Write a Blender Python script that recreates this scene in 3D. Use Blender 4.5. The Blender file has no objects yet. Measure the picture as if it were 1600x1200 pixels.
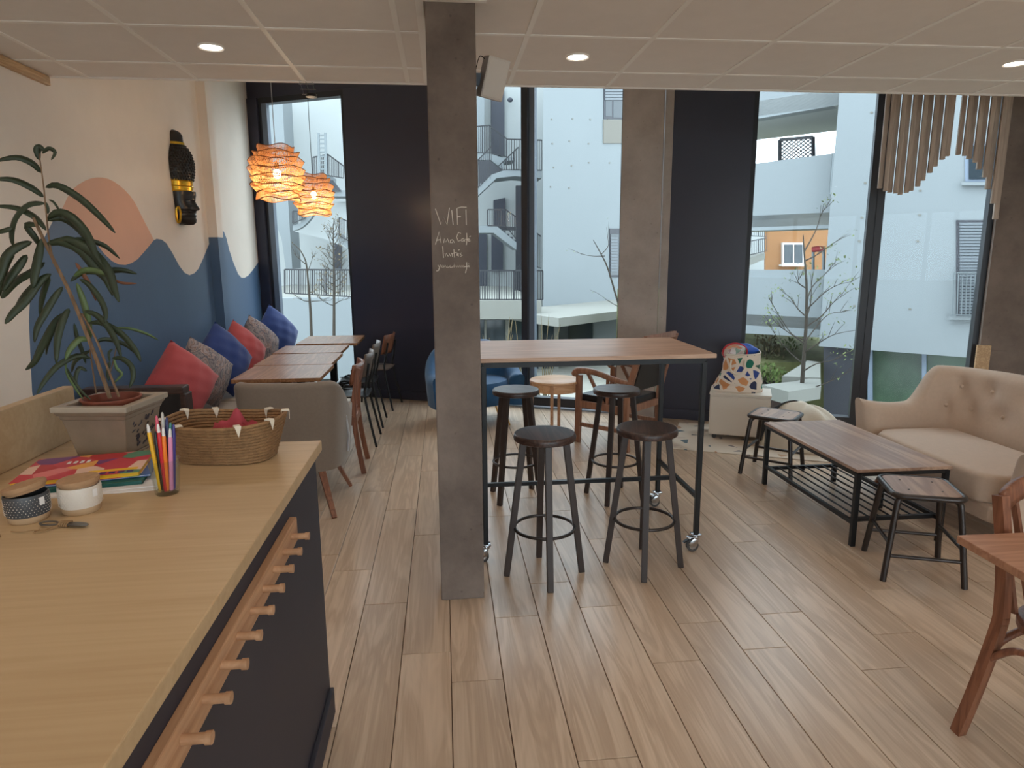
import bpy, bmesh, math, random
from mathutils import Vector, Matrix

random.seed(7)
R = math.radians
SC = bpy.context.scene
COL = SC.collection

# ------------------------------------------------------------------ camera
# image axes in the world frame: X right, Y into the room, Z up
CAM_H = 1.6
F_PX = 1040.0
_d = Vector((692 - 800, 402 - 600, F_PX)).normalized()
_v = Vector((35, (F_PX * F_PX - 108 * 35) / 198.0, F_PX))
_v = (_v - _d * _v.dot(_d)).normalized()
_r = _v.cross(_d)
AX = Matrix((_r, _d, -_v))            # camera (x right, y down, z forward) -> world
cam_data = bpy.data.cameras.new('camera')
cam_data.sensor_width = 36.0
cam_data.lens = F_PX / 1600 * 36
cam_data.clip_start = 0.02
cam_data.clip_end = 300
cam = bpy.data.objects.new('camera', cam_data)
COL.objects.link(cam)
rx, ry, rz = AX @ Vector((1, 0, 0)), AX @ Vector((0, -1, 0)), AX @ Vector((0, 0, -1))
cam.matrix_world = Matrix(((rx.x, ry.x, rz.x, 0), (rx.y, ry.y, rz.y, 0), (rx.z, ry.z, rz.z, CAM_H), (0, 0, 0, 1)))
SC.camera = cam

# ------------------------------------------------------------------ world and exposure
world = bpy.data.worlds.new('overcast_sky')
SC.world = world
world.use_nodes = True
bg = world.node_tree.nodes['Background']
bg.inputs['Color'].default_value = (0.84, 0.93, 1.0, 1)
bg.inputs['Strength'].default_value = 5.4
SC.view_settings.view_transform = 'Standard'
SC.view_settings.look = 'None'
SC.view_settings.exposure = 0.0
SC.view_settings.gamma = 1.0
SC.view_settings.use_curve_mapping = False
SC.cycles.transparent_max_bounces = 40
SC.cycles.max_bounces = 12
SC.cycles.diffuse_bounces = 6
SPOT_W = 18.0        # watts of each recessed ceiling spot
BULB_W = 9.0         # watts of each pendant bulb


def at(px, py, Y):
    """world point seen at photo pixel (px, py) standing at depth Y"""
    w = AX @ Vector((px - 800, py - 600, F_PX))
    return Vector((0, 0, CAM_H)) + w * (Y / w.y)


def atz(px, py, z):
    w = AX @ Vector((px - 800, py - 600, F_PX))
    return Vector((0, 0, CAM_H)) + w * ((z - CAM_H) / w.z)


def atplane(px, py, a, b):
    n = Vector((b[1] - a[1], -(b[0] - a[0]), 0))
    w = AX @ Vector((px - 800, py - 600, F_PX))
    c = Vector((0, 0, CAM_H))
    return c + w * ((n.dot(Vector((a[0], a[1], 0))) - n.dot(c)) / n.dot(w))


# ------------------------------------------------------------------ materials
def lin(c):
    return tuple(((v / 255) / 12.92 if v / 255 <= 0.04045 else ((v / 255 + 0.055) / 1.055) ** 2.4) for v in c)


MATS = {}


def new_mat(name):
    m = bpy.data.materials.new(name)
    m.use_nodes = True
    MATS[name] = m
    nt = m.node_tree
    return m, nt, nt.nodes['Principled BSDF']


def N(nt, typ, **kw):
    n = nt.nodes.new(typ)
    for k, v in kw.items():
        if k in n.inputs.keys():
            n.inputs[k].default_value = v
        else:
            setattr(n, k, v)
    return n


def plain(name, rgb, rough=0.5, metal=0.0, var=0.0, vscale=8.0, bump=0.0, bscale=60.0, spec=0.5, stretch=(1, 1, 1), sheen=0.0):
    """a one-colour surface with faint uneven tone and fine relief"""
    m, nt, b = new_mat(name)
    c = lin(rgb)
    b.inputs['Base Color'].default_value = (*c, 1)
    b.inputs['Roughness'].default_value = rough
    b.inputs['Metallic'].default_value = metal
    b.inputs['Specular IOR Level'].default_value = spec
    if sheen:
        b.inputs['Sheen Weight'].default_value = sheen
    tc = N(nt, 'ShaderNodeTexCoord')
    mp = N(nt, 'ShaderNodeMapping')
    mp.inputs['Scale'].default_value = stretch
    nt.links.new(tc.outputs['Object'], mp.inputs['Vector'])
    if var:
        no = N(nt, 'ShaderNodeTexNoise', Scale=vscale, Detail=5.0, Roughness=0.6)
        nt.links.new(mp.outputs['Vector'], no.inputs['Vector'])
        cr = N(nt, 'ShaderNodeValToRGB')
        cr.color_ramp.elements[0].position = 0.3
        cr.color_ramp.elements[1].position = 0.7
        cr.color_ramp.elements[0].color = (*[v * (1 - var) for v in c], 1)
        cr.color_ramp.elements[1].color = (*[min(1, v * (1 + var)) for v in c], 1)
        nt.links.new(no.outputs['Fac'], cr.inputs['Fac'])
        nt.links.new(cr.outputs['Color'], b.inputs['Base Color'])
    if bump:
        n2 = N(nt, 'ShaderNodeTexNoise', Scale=bscale, Detail=3.0)
        nt.links.new(mp.outputs['Vector'], n2.inputs['Vector'])
        bp = N(nt, 'ShaderNodeBump', Strength=bump, Distance=0.01)
        nt.links.new(n2.outputs['Fac'], bp.inputs['Height'])
        nt.links.new(bp.outputs['Normal'], b.inputs['Normal'])
    return m


def wood(name, dark, light, rough=0.45, axis=1, scale=1.0, rand=0.0, streak=0.5, spec=0.5):
    """grain running along one axis of the object; each object can differ in tone"""
    m, nt, b = new_mat(name)
    tc = N(nt, 'ShaderNodeTexCoord')
    oi = N(nt, 'ShaderNodeObjectInfo')
    off = N(nt, 'ShaderNodeVectorMath', operation='SCALE')
    comb = N(nt, 'ShaderNodeCombineXYZ', X=13.0, Y=7.0, Z=5.0)
    nt.links.new(comb.outputs[0], off.inputs[0])
    nt.links.new(oi.outputs['Random'], off.inputs['Scale'])
    add = N(nt, 'ShaderNodeVectorMath', operation='ADD')
    nt.links.new(tc.outputs['Object'], add.inputs[0])
    nt.links.new(off.outputs[0], add.inputs[1])
    mp = N(nt, 'ShaderNodeMapping')
    s = [14 * scale] * 3
    s[axis] = 1.1 * scale
    mp.inputs['Scale'].default_value = s
    nt.links.new(add.outputs[0], mp.inputs['Vector'])
    n1 = N(nt, 'ShaderNodeTexNoise', Scale=1.0, Detail=3.0, Roughness=0.55, Distortion=1.2)
    nt.links.new(mp.outputs['Vector'], n1.inputs['Vector'])
    # growth rings: bands of the noise height
    mul = N(nt, 'ShaderNodeMath', operation='MULTIPLY')
    mul.inputs[1].default_value = 22.0
    nt.links.new(n1.outputs['Fac'], mul.inputs[0])
    sn = N(nt, 'ShaderNodeMath', operation='SINE')
    nt.links.new(mul.outputs[0], sn.inputs[0])
    mr = N(nt, 'ShaderNodeMapRange')
    mr.inputs['From Min'].default_value = -1
    nt.links.new(sn.outputs[0], mr.inputs['Value'])
    mp2 = N(nt, 'ShaderNodeMapping')
    s2 = [170 * scale] * 3
    s2[axis] = 3 * scale
    mp2.inputs['Scale'].default_value = s2
    nt.links.new(add.outputs[0], mp2.inputs['Vector'])
    n2 = N(nt, 'ShaderNodeTexNoise', Scale=1.0, Detail=2.0)
    nt.links.new(mp2.outputs['Vector'], n2.inputs['Vector'])
    mx = N(nt, 'ShaderNodeMix')
    mx.inputs['Factor'].default_value = 1 - streak
    nt.links.new(mr.outputs[0], mx.inputs['A'])
    nt.links.new(n2.outputs['Fac'], mx.inputs['B'])
    cr = N(nt, 'ShaderNodeValToRGB')
    cr.color_ramp.elements[0].position = 0.15
    cr.color_ramp.elements[1].position = 0.85
    cr.color_ramp.elements[0].color = (*lin(dark), 1)
    cr.color_ramp.elements[1].color = (*lin(light), 1)
    nt.links.new(mx.outputs['Result'], cr.inputs['Fac'])
    out = cr.outputs['Color']
    if rand:
        hs = N(nt, 'ShaderNodeHueSaturation')
        r2 = N(nt, 'ShaderNodeMapRange')
        r2.inputs['To Min'].default_value = 1 - rand
        r2.inputs['To Max'].default_value = 1 + rand
        nt.links.new(oi.outputs['Random'], r2.inputs['Value'])
        nt.links.new(r2.outputs[0], hs.inputs['Value'])
        nt.links.new(out, hs.inputs['Color'])
        out = hs.outputs['Color']
    nt.links.new(out, b.inputs['Base Color'])
    b.inputs['Roughness'].default_value = rough
    b.inputs['Specular IOR Level'].default_value = spec
    bp = N(nt, 'ShaderNodeBump', Strength=0.06, Distance=0.004)
    nt.links.new(mx.outputs['Result'], bp.inputs['Height'])
    nt.links.new(bp.outputs['Normal'], b.inputs['Normal'])
    return m


def concrete(name, a, b_, rough=0.85):
    m, nt, b = new_mat(name)
    tc = N(nt, 'ShaderNodeTexCoord')
    n1 = N(nt, 'ShaderNodeTexNoise', Scale=2.6, Detail=6.0, Roughness=0.65)
    n2 = N(nt, 'ShaderNodeTexNoise', Scale=45.0, Detail=4.0)
    for n in (n1, n2):
        nt.links.new(tc.outputs['Object'], n.inputs['Vector'])
    cr = N(nt, 'ShaderNodeValToRGB')
    cr.color_ramp.elements[0].position = 0.32
    cr.color_ramp.elements[1].position = 0.66
    cr.color_ramp.elements[0].color = (*lin(a), 1)
    cr.color_ramp.elements[1].color = (*lin(b_), 1)
    nt.links.new(n1.outputs['Fac'], cr.inputs['Fac'])
    vo = N(nt, 'ShaderNodeTexVoronoi', Scale=16.0)
    nt.links.new(tc.outputs['Object'], vo.inputs['Vector'])
    pit = N(nt, 'ShaderNodeMapRange')
    pit.inputs['From Min'].default_value = 0.04
    pit.inputs['From Max'].default_value = 0.12
    pit.inputs['To Min'].default_value = 0.72
    nt.links.new(vo.outputs['Distance'], pit.inputs['Value'])
    mu = N(nt, 'ShaderNodeMix', data_type='RGBA', blend_type='MULTIPLY')
    mu.inputs['Factor'].default_value = 1
    nt.links.new(cr.outputs['Color'], mu.inputs['A'])
    nt.links.new(pit.outputs[0], mu.inputs['B'])
    nt.links.new(mu.outputs['Result'], b.inputs['Base Color'])
    b.inputs['Roughness'].default_value = rough
    bp = N(nt, 'ShaderNodeBump', Strength=0.25, Distance=0.006)
    nt.links.new(n2.outputs['Fac'], bp.inputs['Height'])
    nt.links.new(bp.outputs['Normal'], b.inputs['Normal'])
    return m


def emit(name, rgb, strength):
    m = bpy.data.materials.new(name)
    m.use_nodes = True
    nt = m.node_tree
    nt.nodes.clear()
    e = N(nt, 'ShaderNodeEmission', Strength=strength)
    e.inputs['Color'].default_value = (*rgb, 1)
    o = N(nt, 'ShaderNodeOutputMaterial')
    nt.links.new(e.outputs[0], o.inputs['Surface'])
    MATS[name] = m
    return m


def glass(name, tint=(0.95, 0.98, 0.98), refl=1.0):
    m = bpy.data.materials.new(name)
    m.use_nodes = True
    nt = m.node_tree
    nt.nodes.clear()
    tr = N(nt, 'ShaderNodeBsdfTransparent')
    tr.inputs['Color'].default_value = (*tint, 1)
    gl = N(nt, 'ShaderNodeBsdfGlossy', Roughness=0.0)
    fr = N(nt, 'ShaderNodeLayerWeight', Blend=0.5)
    pw = N(nt, 'ShaderNodeMath', operation='POWER')
    pw.inputs[1].default_value = 4.0
    nt.links.new(fr.outputs['Facing'], pw.inputs[0])
    mu = N(nt, 'ShaderNodeMath', operation='MULTIPLY_ADD')
    mu.inputs[1].default_value = 0.9 * refl
    mu.inputs[2].default_value = 0.04 * refl
    mx = N(nt, 'ShaderNodeMixShader')
    o = N(nt, 'ShaderNodeOutputMaterial')
    nt.links.new(pw.outputs[0], mu.inputs[0])
    nt.links.new(mu.outputs[0], mx.inputs['Fac'])
    nt.links.new(tr.outputs[0], mx.inputs[1])
    nt.links.new(gl.outputs[0], mx.inputs[2])
    nt.links.new(mx.outputs[0], o.inputs['Surface'])
    MATS[name] = m
    return m


def patches(name, ground, palette, scale=9.0, edge=0.10, rough=0.9, fill=0.75, jitter=1.0, use='Object', stretch=(1, 1, 1)):
    """printed pattern: rounded flecks of several colours on a plain ground"""
    m, nt, b = new_mat(name)
    tc = N(nt, 'ShaderNodeTexCoord')
    mp = N(nt, 'ShaderNodeMapping')
    mp.inputs['Scale'].default_value = stretch
    nt.links.new(tc.outputs[use], mp.inputs['Vector'])
    v1 = N(nt, 'ShaderNodeTexVoronoi', Scale=scale, Randomness=jitter)
    v2 = N(nt, 'ShaderNodeTexVoronoi', Scale=scale, Randomness=jitter, feature='DISTANCE_TO_EDGE')
    for v in (v1, v2):
        nt.links.new(mp.outputs['Vector'], v.inputs['Vector'])
    sep = N(nt, 'ShaderNodeSeparateColor')
    nt.links.new(v1.outputs['Color'], sep.inputs[0])
    cr = N(nt, 'ShaderNodeValToRGB')
    cr.color_ramp.interpolation = 'CONSTANT'
    els = cr.color_ramp.elements
    els[0].color = (*lin(palette[0]), 1)
    els[0].position = 0
    els[1].color = (*lin(palette[1]), 1)
    els[1].position = 1 / len(palette)
    for i, p in enumerate(palette[2:], 2):
        e = els.new(i / len(palette))
        e.color = (*lin(p), 1)
    nt.links.new(sep.outputs[0], cr.inputs['Fac'])
    g1 = N(nt, 'ShaderNodeMath', operation='GREATER_THAN')
    g1.inputs[1].default_value = edge
    nt.links.new(v2.outputs['Distance'], g1.inputs[0])
    g2 = N(nt, 'ShaderNodeMath', operation='LESS_THAN')
    g2.inputs[1].default_value = fill
    nt.links.new(sep.outputs[1], g2.inputs[0])
    mu = N(nt, 'ShaderNodeMath', operation='MULTIPLY')
    nt.links.new(g1.outputs[0], mu.inputs[0])
    nt.links.new(g2.outputs[0], mu.inputs[1])
    mx = N(nt, 'ShaderNodeMix', data_type='RGBA')
    mx.inputs['A'].default_value = (*lin(ground), 1)
    nt.links.new(mu.outputs[0], mx.inputs['Factor'])
    nt.links.new(cr.outputs['Color'], mx.inputs['B'])
    nt.links.new(mx.outputs['Result'], b.inputs['Base Color'])
    b.inputs['Roughness'].default_value = rough
    return m


plain('plaster_cream', (232, 220, 208), 0.75, var=0.03, vscale=3, bump=0.08, bscale=30)
plain('paint_blue', (76, 100, 130), 0.5, var=0.04, vscale=3, bump=0.06, bscale=30)
plain('paint_peach', (226, 176, 150), 0.7, var=0.03, vscale=3, bump=0.06, bscale=30)
plain('paint_navy', (54, 55, 70), 0.34, var=0.04, vscale=2, bump=0.03, bscale=12)
plain('paint_white', (236, 232, 226), 0.7)
plain('frame_dark', (40, 41, 48), 0.45)
plain('frame_grey', (110, 122, 138), 0.5)
plain('ceiling_tile', (232, 226, 220), 0.9, var=0.02, bump=0.06, bscale=220)
plain('ceiling_bar', (242, 238, 232), 0.55)
concrete('concrete', (100, 87, 80), (132, 117, 107))
plain('counter_navy', (46, 44, 54), 0.55, var=0.05, vscale=2)
concrete('concrete_pale', (162, 150, 142), (184, 172, 164))
wood('plank', (180, 154, 130), (208, 184, 160), 0.3, axis=1, scale=0.8, rand=0.07, streak=0.5)
plain('floor_base', (120, 90, 66), 0.8)
wood('birch', (180, 150, 112), (196, 168, 130), 0.42, axis=0, scale=0.5, streak=0.3)
wood('birch_edge', (176, 140, 100), (206, 172, 130), 0.5, axis=1, scale=2)
wood('beech', (172, 128, 94), (196, 152, 116), 0.45, axis=1)
wood('walnut_top', (140, 98, 66), (180, 134, 96), 0.3, axis=1, scale=1.2)
wood('oak_top', (176, 138, 112), (206, 170, 144), 0.34, axis=0, scale=0.8)
wood('rustic_top', (138, 106, 88), (184, 150, 126), 0.36, axis=1, scale=0.45, streak=0.5)
wood('dark_stool', (46, 32, 28), (82, 60, 52), 0.36, axis=0, scale=1.4)
plain('stool_leg', (54, 42, 38), 0.45, var=0.12, vscale=10, stretch=(4, 4, .6))
wood('chair_wood', (112, 68, 48), (146, 94, 68), 0.38, axis=2, scale=1.2)
wood('red_wood', (128, 88, 68), (160, 116, 92), 0.4, axis=2)
wood('orange_table', (160, 112, 86), (184, 136, 108), 0.38, axis=0, scale=0.9)
wood('pale_wood', (204, 156, 114), (222, 180, 140), 0.42, axis=0)
wood('slat_wood', (170, 152, 138), (196, 178, 162), 0.7, axis=2)
wood('dark_wood', (52, 34, 28), (76, 50, 42), 0.4, axis=0)
plain('black_metal', (26, 26, 28), 0.4, 0.3)
plain('gun_metal', (70, 64, 62), 0.32, 0.75, var=0.1)
plain('chrome', (190, 192, 196), 0.22, 1.0)
plain('rubber', (70, 66, 64), 0.6)
plain('black_leather', (22, 22, 26), 0.28, bump=0.1, bscale=120)
plain('sofa_fabric', (192, 168, 148), 0.9, var=0.04, vscale=40, bump=0.12, bscale=500, sheen=0.25)
plain('grey_fabric', (138, 124, 112), 0.9, var=0.05, vscale=60, bump=0.12, bscale=500, sheen=0.2)
plain('bench_fabric', (168, 160, 154), 0.92, var=0.04, vscale=40, bump=0.1, bscale=400)
plain('piping_pale', (196, 196, 200), 0.7)
plain('blue_velvet', (22, 78, 122), 0.7, var=0.08, vscale=14, sheen=0.15)
plain('gold_metal', (186, 140, 72), 0.3, 0.9)
plain('pillow_red', (178, 74, 78), 0.85, var=0.05, vscale=10, bump=0.2, bscale=14, sheen=0.2)
plain('pillow_blue', (36, 62, 128), 0.85, var=0.06, vscale=10, bump=0.2, bscale=14, sheen=0.2)
m_, nt_, b_ = new_mat('pillow_print')
_tc = N(nt_, 'ShaderNodeTexCoord')
_n = N(nt_, 'ShaderNodeTexNoise', Scale=5.0, Detail=3.0, Distortion=2.2)
_mp = N(nt_, 'ShaderNodeMapping')
_mp.inputs['Scale'].default_value = (1.6, 1, .8)
_mp.inputs['Rotation'].default_value = (0, .8, 0)
nt_.links.new(_tc.outputs['Object'], _mp.inputs['Vector'])
nt_.links.new(_mp.outputs['Vector'], _n.inputs['Vector'])
_cr = N(nt_, 'ShaderNodeValToRGB')
_e = _cr.color_ramp.elements
_e[0].position, _e[0].color = .30, (*lin((78, 76, 88)), 1)
_e[1].position, _e[1].color = .72, (*lin((92, 84, 92)), 1)
for _p, _c in ((.40, (150, 142, 144)), (.45, (84, 84, 98)), (.50, (172, 156, 154)), (.55, (128, 106, 102)), (.61, (164, 154, 158))):
    _k = _e.new(_p)
    _k.color = (*lin(_c), 1)
nt_.links.new(_n.outputs['Fac'], _cr.inputs['Fac'])
nt_.links.new(_cr.outputs['Color'], b_.inputs['Base Color'])
b_.inputs['Roughness'].default_value = .85
plain('seat_pink', (206, 184, 182), 0.7)
plain('ply_taupe', (104, 88, 78), 0.45, var=0.05)
plain('ceramic', (140, 122, 104), 0.25, var=0.12, vscale=9, bump=0.05, bscale=20)
plain('ceramic_pale', (168, 156, 140), 0.22, var=0.06)
plain('ceramic_ink', (56, 54, 66), 0.3)
plain('terracotta', (134, 70, 52), 0.6, var=0.08)
plain('soil', (48, 34, 28), 0.95, bump=0.6, bscale=60)
plain('leaf_green', (44, 56, 36), 0.5, var=0.2, vscale=12)
plain('leaf_light', (84, 104, 62), 0.45, var=0.15, vscale=12)
plain('leaf_dry', (132, 84, 58), 0.6)
wood('stem_bark', (104, 80, 58), (140, 110, 82), 0.7, axis=2, scale=3)
plain('seagrass', (146, 110, 74), 0.8, var=0.22, vscale=55, bump=0.3, bscale=160)
plain('cotton_white', (226, 214, 196), 0.9)
plain('cloth_rose', (170, 66, 76), 0.9, var=0.06)
plain('jar_dark', (70, 72, 76), 0.4)
plain('jar_white', (214, 204, 192), 0.35, bump=0.2, bscale=160)
plain('jar_clay', (188, 158, 124), 0.7)
plain('cork', (166, 130, 96), 0.85, var=0.12, vscale=60)
glass('clear_glass', (0.93, 0.96, 0.95), 1.0)
glass('window_glass', (0.93, 0.97, 0.98), 0.12)
plain('paper_white', (226, 222, 220), 0.8)
patches('cover_red', (204, 60, 76), [(226, 120, 120), (236, 196, 176), (190, 40, 50), (120, 60, 120), (238, 170, 90), (90, 140, 110)], scale=14, edge=0.0, fill=0.62, rough=0.35)
plain('cover_yellow', (238, 186, 40), 0.5)
plain('cover_green', (24, 92, 84), 0.5)
plain('cover_blue', (70, 104, 168), 0.5)
plain('ink_violet', (58, 40, 104), 0.5)
plain('twine', (150, 118, 82), 0.9)
plain('pewter', (110, 104, 98), 0.4, 0.7, var=0.2, vscale=40)
plain('mask_black', (38, 32, 30), 0.32, var=0.2, vscale=30)
plain('mask_gold', (206, 160, 52), 0.32, 0.85, var=0.25, vscale=40)
m_, nt_, b_ = new_mat('rattan')
b_.inputs['Base Color'].default_value = (*lin((240, 204, 158)), 1)
b_.inputs['Roughness'].default_value = 0.6
_t = N(nt_, 'ShaderNodeBsdfTranslucent')
_t.inputs['Color'].default_value = (*lin((252, 216, 168)), 1)
_x = N(nt_, 'ShaderNodeMixShader', Fac=0.45)
_o = nt_.nodes['Material Output']
nt_.links.new(b_.outputs[0], _x.inputs[1])
nt_.links.new(_t.outputs[0], _x.inputs[2])
nt_.links.new(_x.outputs[0], _o.inputs['Surface'])
plain('rattan_dark', (150, 96, 56), 0.6)
emit('bulb_glow', (1.0, 0.78, 0.45), 30.0)
emit('spot_glow', (1.0, 0.88, 0.74), 14.0)
plain('cable_black', (20, 20, 20), 0.5)
plain('cable_pale', (170, 176, 180), 0.5)
plain('chalk', (224, 214, 202), 0.95)
plain('speaker_white', (200, 190, 180), 0.5)
plain('cabinet_white', (212, 200, 186), 0.5)
patches('bag_print', (224, 208, 192), [(52, 74, 140), (36, 110, 92), (206, 142, 94), (52, 66, 72), (206, 142, 94), (60, 96, 80), (44, 50, 80)], scale=13, edge=0.14, fill=0.92, stretch=(1, 1, 1))
patches('mat_print', (206, 190, 172), [(120, 112, 112), (178, 140, 110), (92, 106, 112), (196, 176, 160)], scale=9, edge=0.20, fill=0.6, rough=0.8)
plain('sack_cream', (222, 212, 196), 0.9, bump=0.3, bscale=18)
plain('sack_charcoal', (52, 52, 54), 0.9)
plain('toy_blue', (40, 84, 176), 0.5)
plain('toy_red', (190, 44, 58), 0.5)
patches('toy_print', (196, 176, 168), [(160, 120, 116), (120, 140, 120), (214, 150, 120), (200, 200, 196)], scale=26, edge=0.02, rough=0.2)
# outdoors: colours of the white buildings darkened to balance the strong sky
plain('render_white_dimmed', (120, 126, 129), 0.85, var=0.02, vscale=0.5)
plain('render_shade', (152, 156, 156), 0.85, var=0.02, vscale=0.5)  # render of the shaded faces, its colour lightened to make up for shade
plain('render_orange', (138, 96, 58), 0.85)
plain('render_tan', (108, 105, 98), 0.8)
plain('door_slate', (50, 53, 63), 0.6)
plain('rail_dark', (34, 35, 40), 0.5)
plain('slab_pale', (119, 119, 113), 0.9, var=0.04, vscale=2)
plain('stair_tread', (60, 61, 66), 0.8)
plain('shutter_grey', (98, 104, 110), 0.6)
plain('pane_dark', (48, 56, 62), 0.08, spec=0.4)
plain('pane_green_reflection', (52, 70, 54), 0.2, var=0.4, vscale=1.5, spec=0.3)  # reflection of greenery in the glazing, put into the colour
plain('grey_panel', (52, 53, 60), 0.6)
plain('paving', (145, 143, 135), 0.9, var=0.08, vscale=3)
plain('lawn_dry', (98, 100, 62), 0.95, var=0.3, vscale=3, bump=0.5, bscale=12)
plain('lawn', (65, 81, 34), 0.95, var=0.25, vscale=5, bump=0.5, bscale=30)
plain('shrub', (68, 84, 34), 0.9, var=0.3, vscale=9)
plain('shrub_dry', (84, 76, 52), 0.9, var=0.25, vscale=9)
plain('bark_grey', (52, 45, 37), 0.9, var=0.2, vscale=12)
plain('bud_green', (94, 106, 61), 0.8)
plain('bud_gold', (93, 81, 55), 0.8)
plain('signal_red', (137, 14, 24), 0.5)
plain('crate_wood', (158, 124, 89), 0.7)
plain('metal_pale', (104, 111, 114), 0.4, 0.4)


# ------------------------------------------------------------------ mesh helpers
class MB:
    """collects faces, then links them as ONE mesh object"""

    def __init__(self):
        self.v, self.f, self.mi, self.sm = [], [], [], []

    def add(self, vs, fs, mi=0, smooth=False):
        o = len(self.v)
        self.v += [tuple(p) for p in vs]
        for f in fs:
            self.f.append([o + i for i in f])
            self.mi.append(mi)
            self.sm.append(smooth)
        return self

    def box(self, c, s, rot=None, mi=0):
        x, y, z = s[0] / 2, s[1] / 2, s[2] / 2
        vs = [Vector(p) for p in ((-x, -y, -z), (x, -y, -z), (x, y, -z), (-x, y, -z), (-x, -y, z), (x, -y, z), (x, y, z), (-x, y, z))]
        if rot is not None:
            vs = [rot @ p for p in vs]
        c = Vector(c)
        return self.add([c + p for p in vs], [(0, 3, 2, 1), (4, 5, 6, 7), (0, 1, 5, 4), (1, 2, 6, 5), (2, 3, 7, 6), (3, 0, 4, 7)], mi)

    def span(self, a, b, mi=0):
        a, b = Vector(a), Vector(b)
        return self.box((a + b) / 2, [abs(b[i] - a[i]) for i in range(3)], None, mi)

    def bar(self, a, b, w, h=None, mi=0, w2=None, h2=None, up=(0, 0, 1)):
        """a rectangular bar from a to b, may taper"""
        a, b = Vector(a), Vector(b)
        h = h or w
        w2, h2 = w2 or w, h2 or h
        d = (b - a).normalized()
        u = Vector(up)
        if abs(d.dot(u)) > 0.97:
            u = Vector((0, 1, 0))
        s = d.cross(u).normalized()
        t = s.cross(d)
        vs = []
        for p, ww, hh in ((a, w, h), (b, w2, h2)):
            vs += [p - s * ww / 2 - t * hh / 2, p + s * ww / 2 - t * hh / 2, p + s * ww / 2 + t * hh / 2, p - s * ww / 2 + t * hh / 2]
        return self.add(vs, [(0, 1, 2, 3), (7, 6, 5, 4), (0, 4, 5, 1), (1, 5, 6, 2), (2, 6, 7, 3), (3, 7, 4, 0)], mi)

    def tube(self, pts, r, n=8, closed=False, mi=0, flat=1.0):
        pts = [Vector(p) for p in pts]
        k = len(pts)
        rs = r if isinstance(r, (list, tuple)) else [r] * k
        rings = []
        ref = None
        for i in range(k):
            if closed:
                d = (pts[(i + 1) % k] - pts[i - 1]).normalized()
            else:
                d = (pts[min(i + 1, k - 1)] - pts[max(i - 1, 0)]).normalized()
            if ref is None:
                u = Vector((0, 0, 1)) if abs(d.z) < 0.9 else Vector((1, 0, 0))
                ref = d.cross(u).normalized()
            s = (ref - d * ref.dot(d)).normalized()
            ref = s
            t = d.cross(s)
            rings.append([pts[i] + (s * math.cos(a) + t * math.sin(a) * flat) * rs[i] for a in [2 * math.pi * j / n for j in range(n)]])
        vs = [p for rg in rings for p in rg]
        fs = []
        for i in range(k if closed else k - 1):
            for j in range(n):
                a, b = i * n, ((i + 1) % k) * n
                fs.append((a + j, a + (j + 1) % n, b + (j + 1) % n, b + j))
        if not closed:
            fs.append(tuple(reversed(range(n))))
            fs.append(tuple((k - 1) * n + j for j in range(n)))
        return self.add(vs, fs, mi, True)

    def lathe(self, prof, n=32, c=(0, 0, 0), mi=0, caps=True, sx=1.0, sy=1.0):
        vs, fs = [], []
        for r, z in prof:
            for j in range(n):
                a = 2 * math.pi * j / n
                vs.append((c[0] + r * sx * math.cos(a), c[1] + r * sy * math.sin(a), c[2] + z))
        for i in range(len(prof) - 1):
            for j in range(n):
                fs.append((i * n + j, i * n + (j + 1) % n, (i + 1) * n + (j + 1) % n, (i + 1) * n + j))
        self.add(vs, fs, mi, True)
        if caps:
            k = len(prof) - 1
            self.add(vs[:n], [tuple(reversed(range(n)))], mi)
            self.add(vs[k * n:], [tuple(range(n))], mi)
        return self

    def prism(self, poly, z0, z1, mi=0):
        n = len(poly)
        vs = [(x, y, z0) for x, y in poly] + [(x, y, z1) for x, y in poly]
        fs = [tuple(reversed(range(n))), tuple(range(n, 2 * n))]
        fs += [(i, (i + 1) % n, n + (i + 1) % n, n + i) for i in range(n)]
        return self.add(vs, fs, mi)

    def extrude(self, pts, vec, mi=0):
        """a flat outline in space pushed along vec"""
        pts = [Vector(p) for p in pts]
        vec = Vector(vec)
        n = len(pts)
        vs = pts + [p + vec for p in pts]
        fs = [tuple(range(n)), tuple(reversed(range(n, 2 * n)))]
        fs += [(i, n + i, n + (i + 1) % n, (i + 1) % n) for i in range(n)]
        return self.add(vs, fs, mi)

    def grid(self, fn, nu, nv, mi=0, closed_u=False):
        vs = [fn(i / (nu if closed_u else nu - 1), j / (nv - 1)) for j in range(nv) for i in range(nu)]
        fs = []
        for j in range(nv - 1):
            for i in range(nu if closed_u else nu - 1):
                a, b = j * nu + i, j * nu + (i + 1) % nu
                fs.append((a, b, b + nu, a + nu))
        return self.add(vs, fs, mi, True)

    def ball(self, c, r, n=12, mi=0):
        r = r if isinstance(r, (list, tuple)) else (r, r, r)
        m = max(6, n // 2 + 1)
        return self.grid(lambda u, v: (c[0] + r[0] * math.cos(2 * math.pi * u) * math.sin(math.pi * v), c[1] + r[1] * math.sin(2 * math.pi * u) * math.sin(math.pi * v), c[2] - r[2] * math.cos(math.pi * v)), n, m, mi, True)

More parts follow.
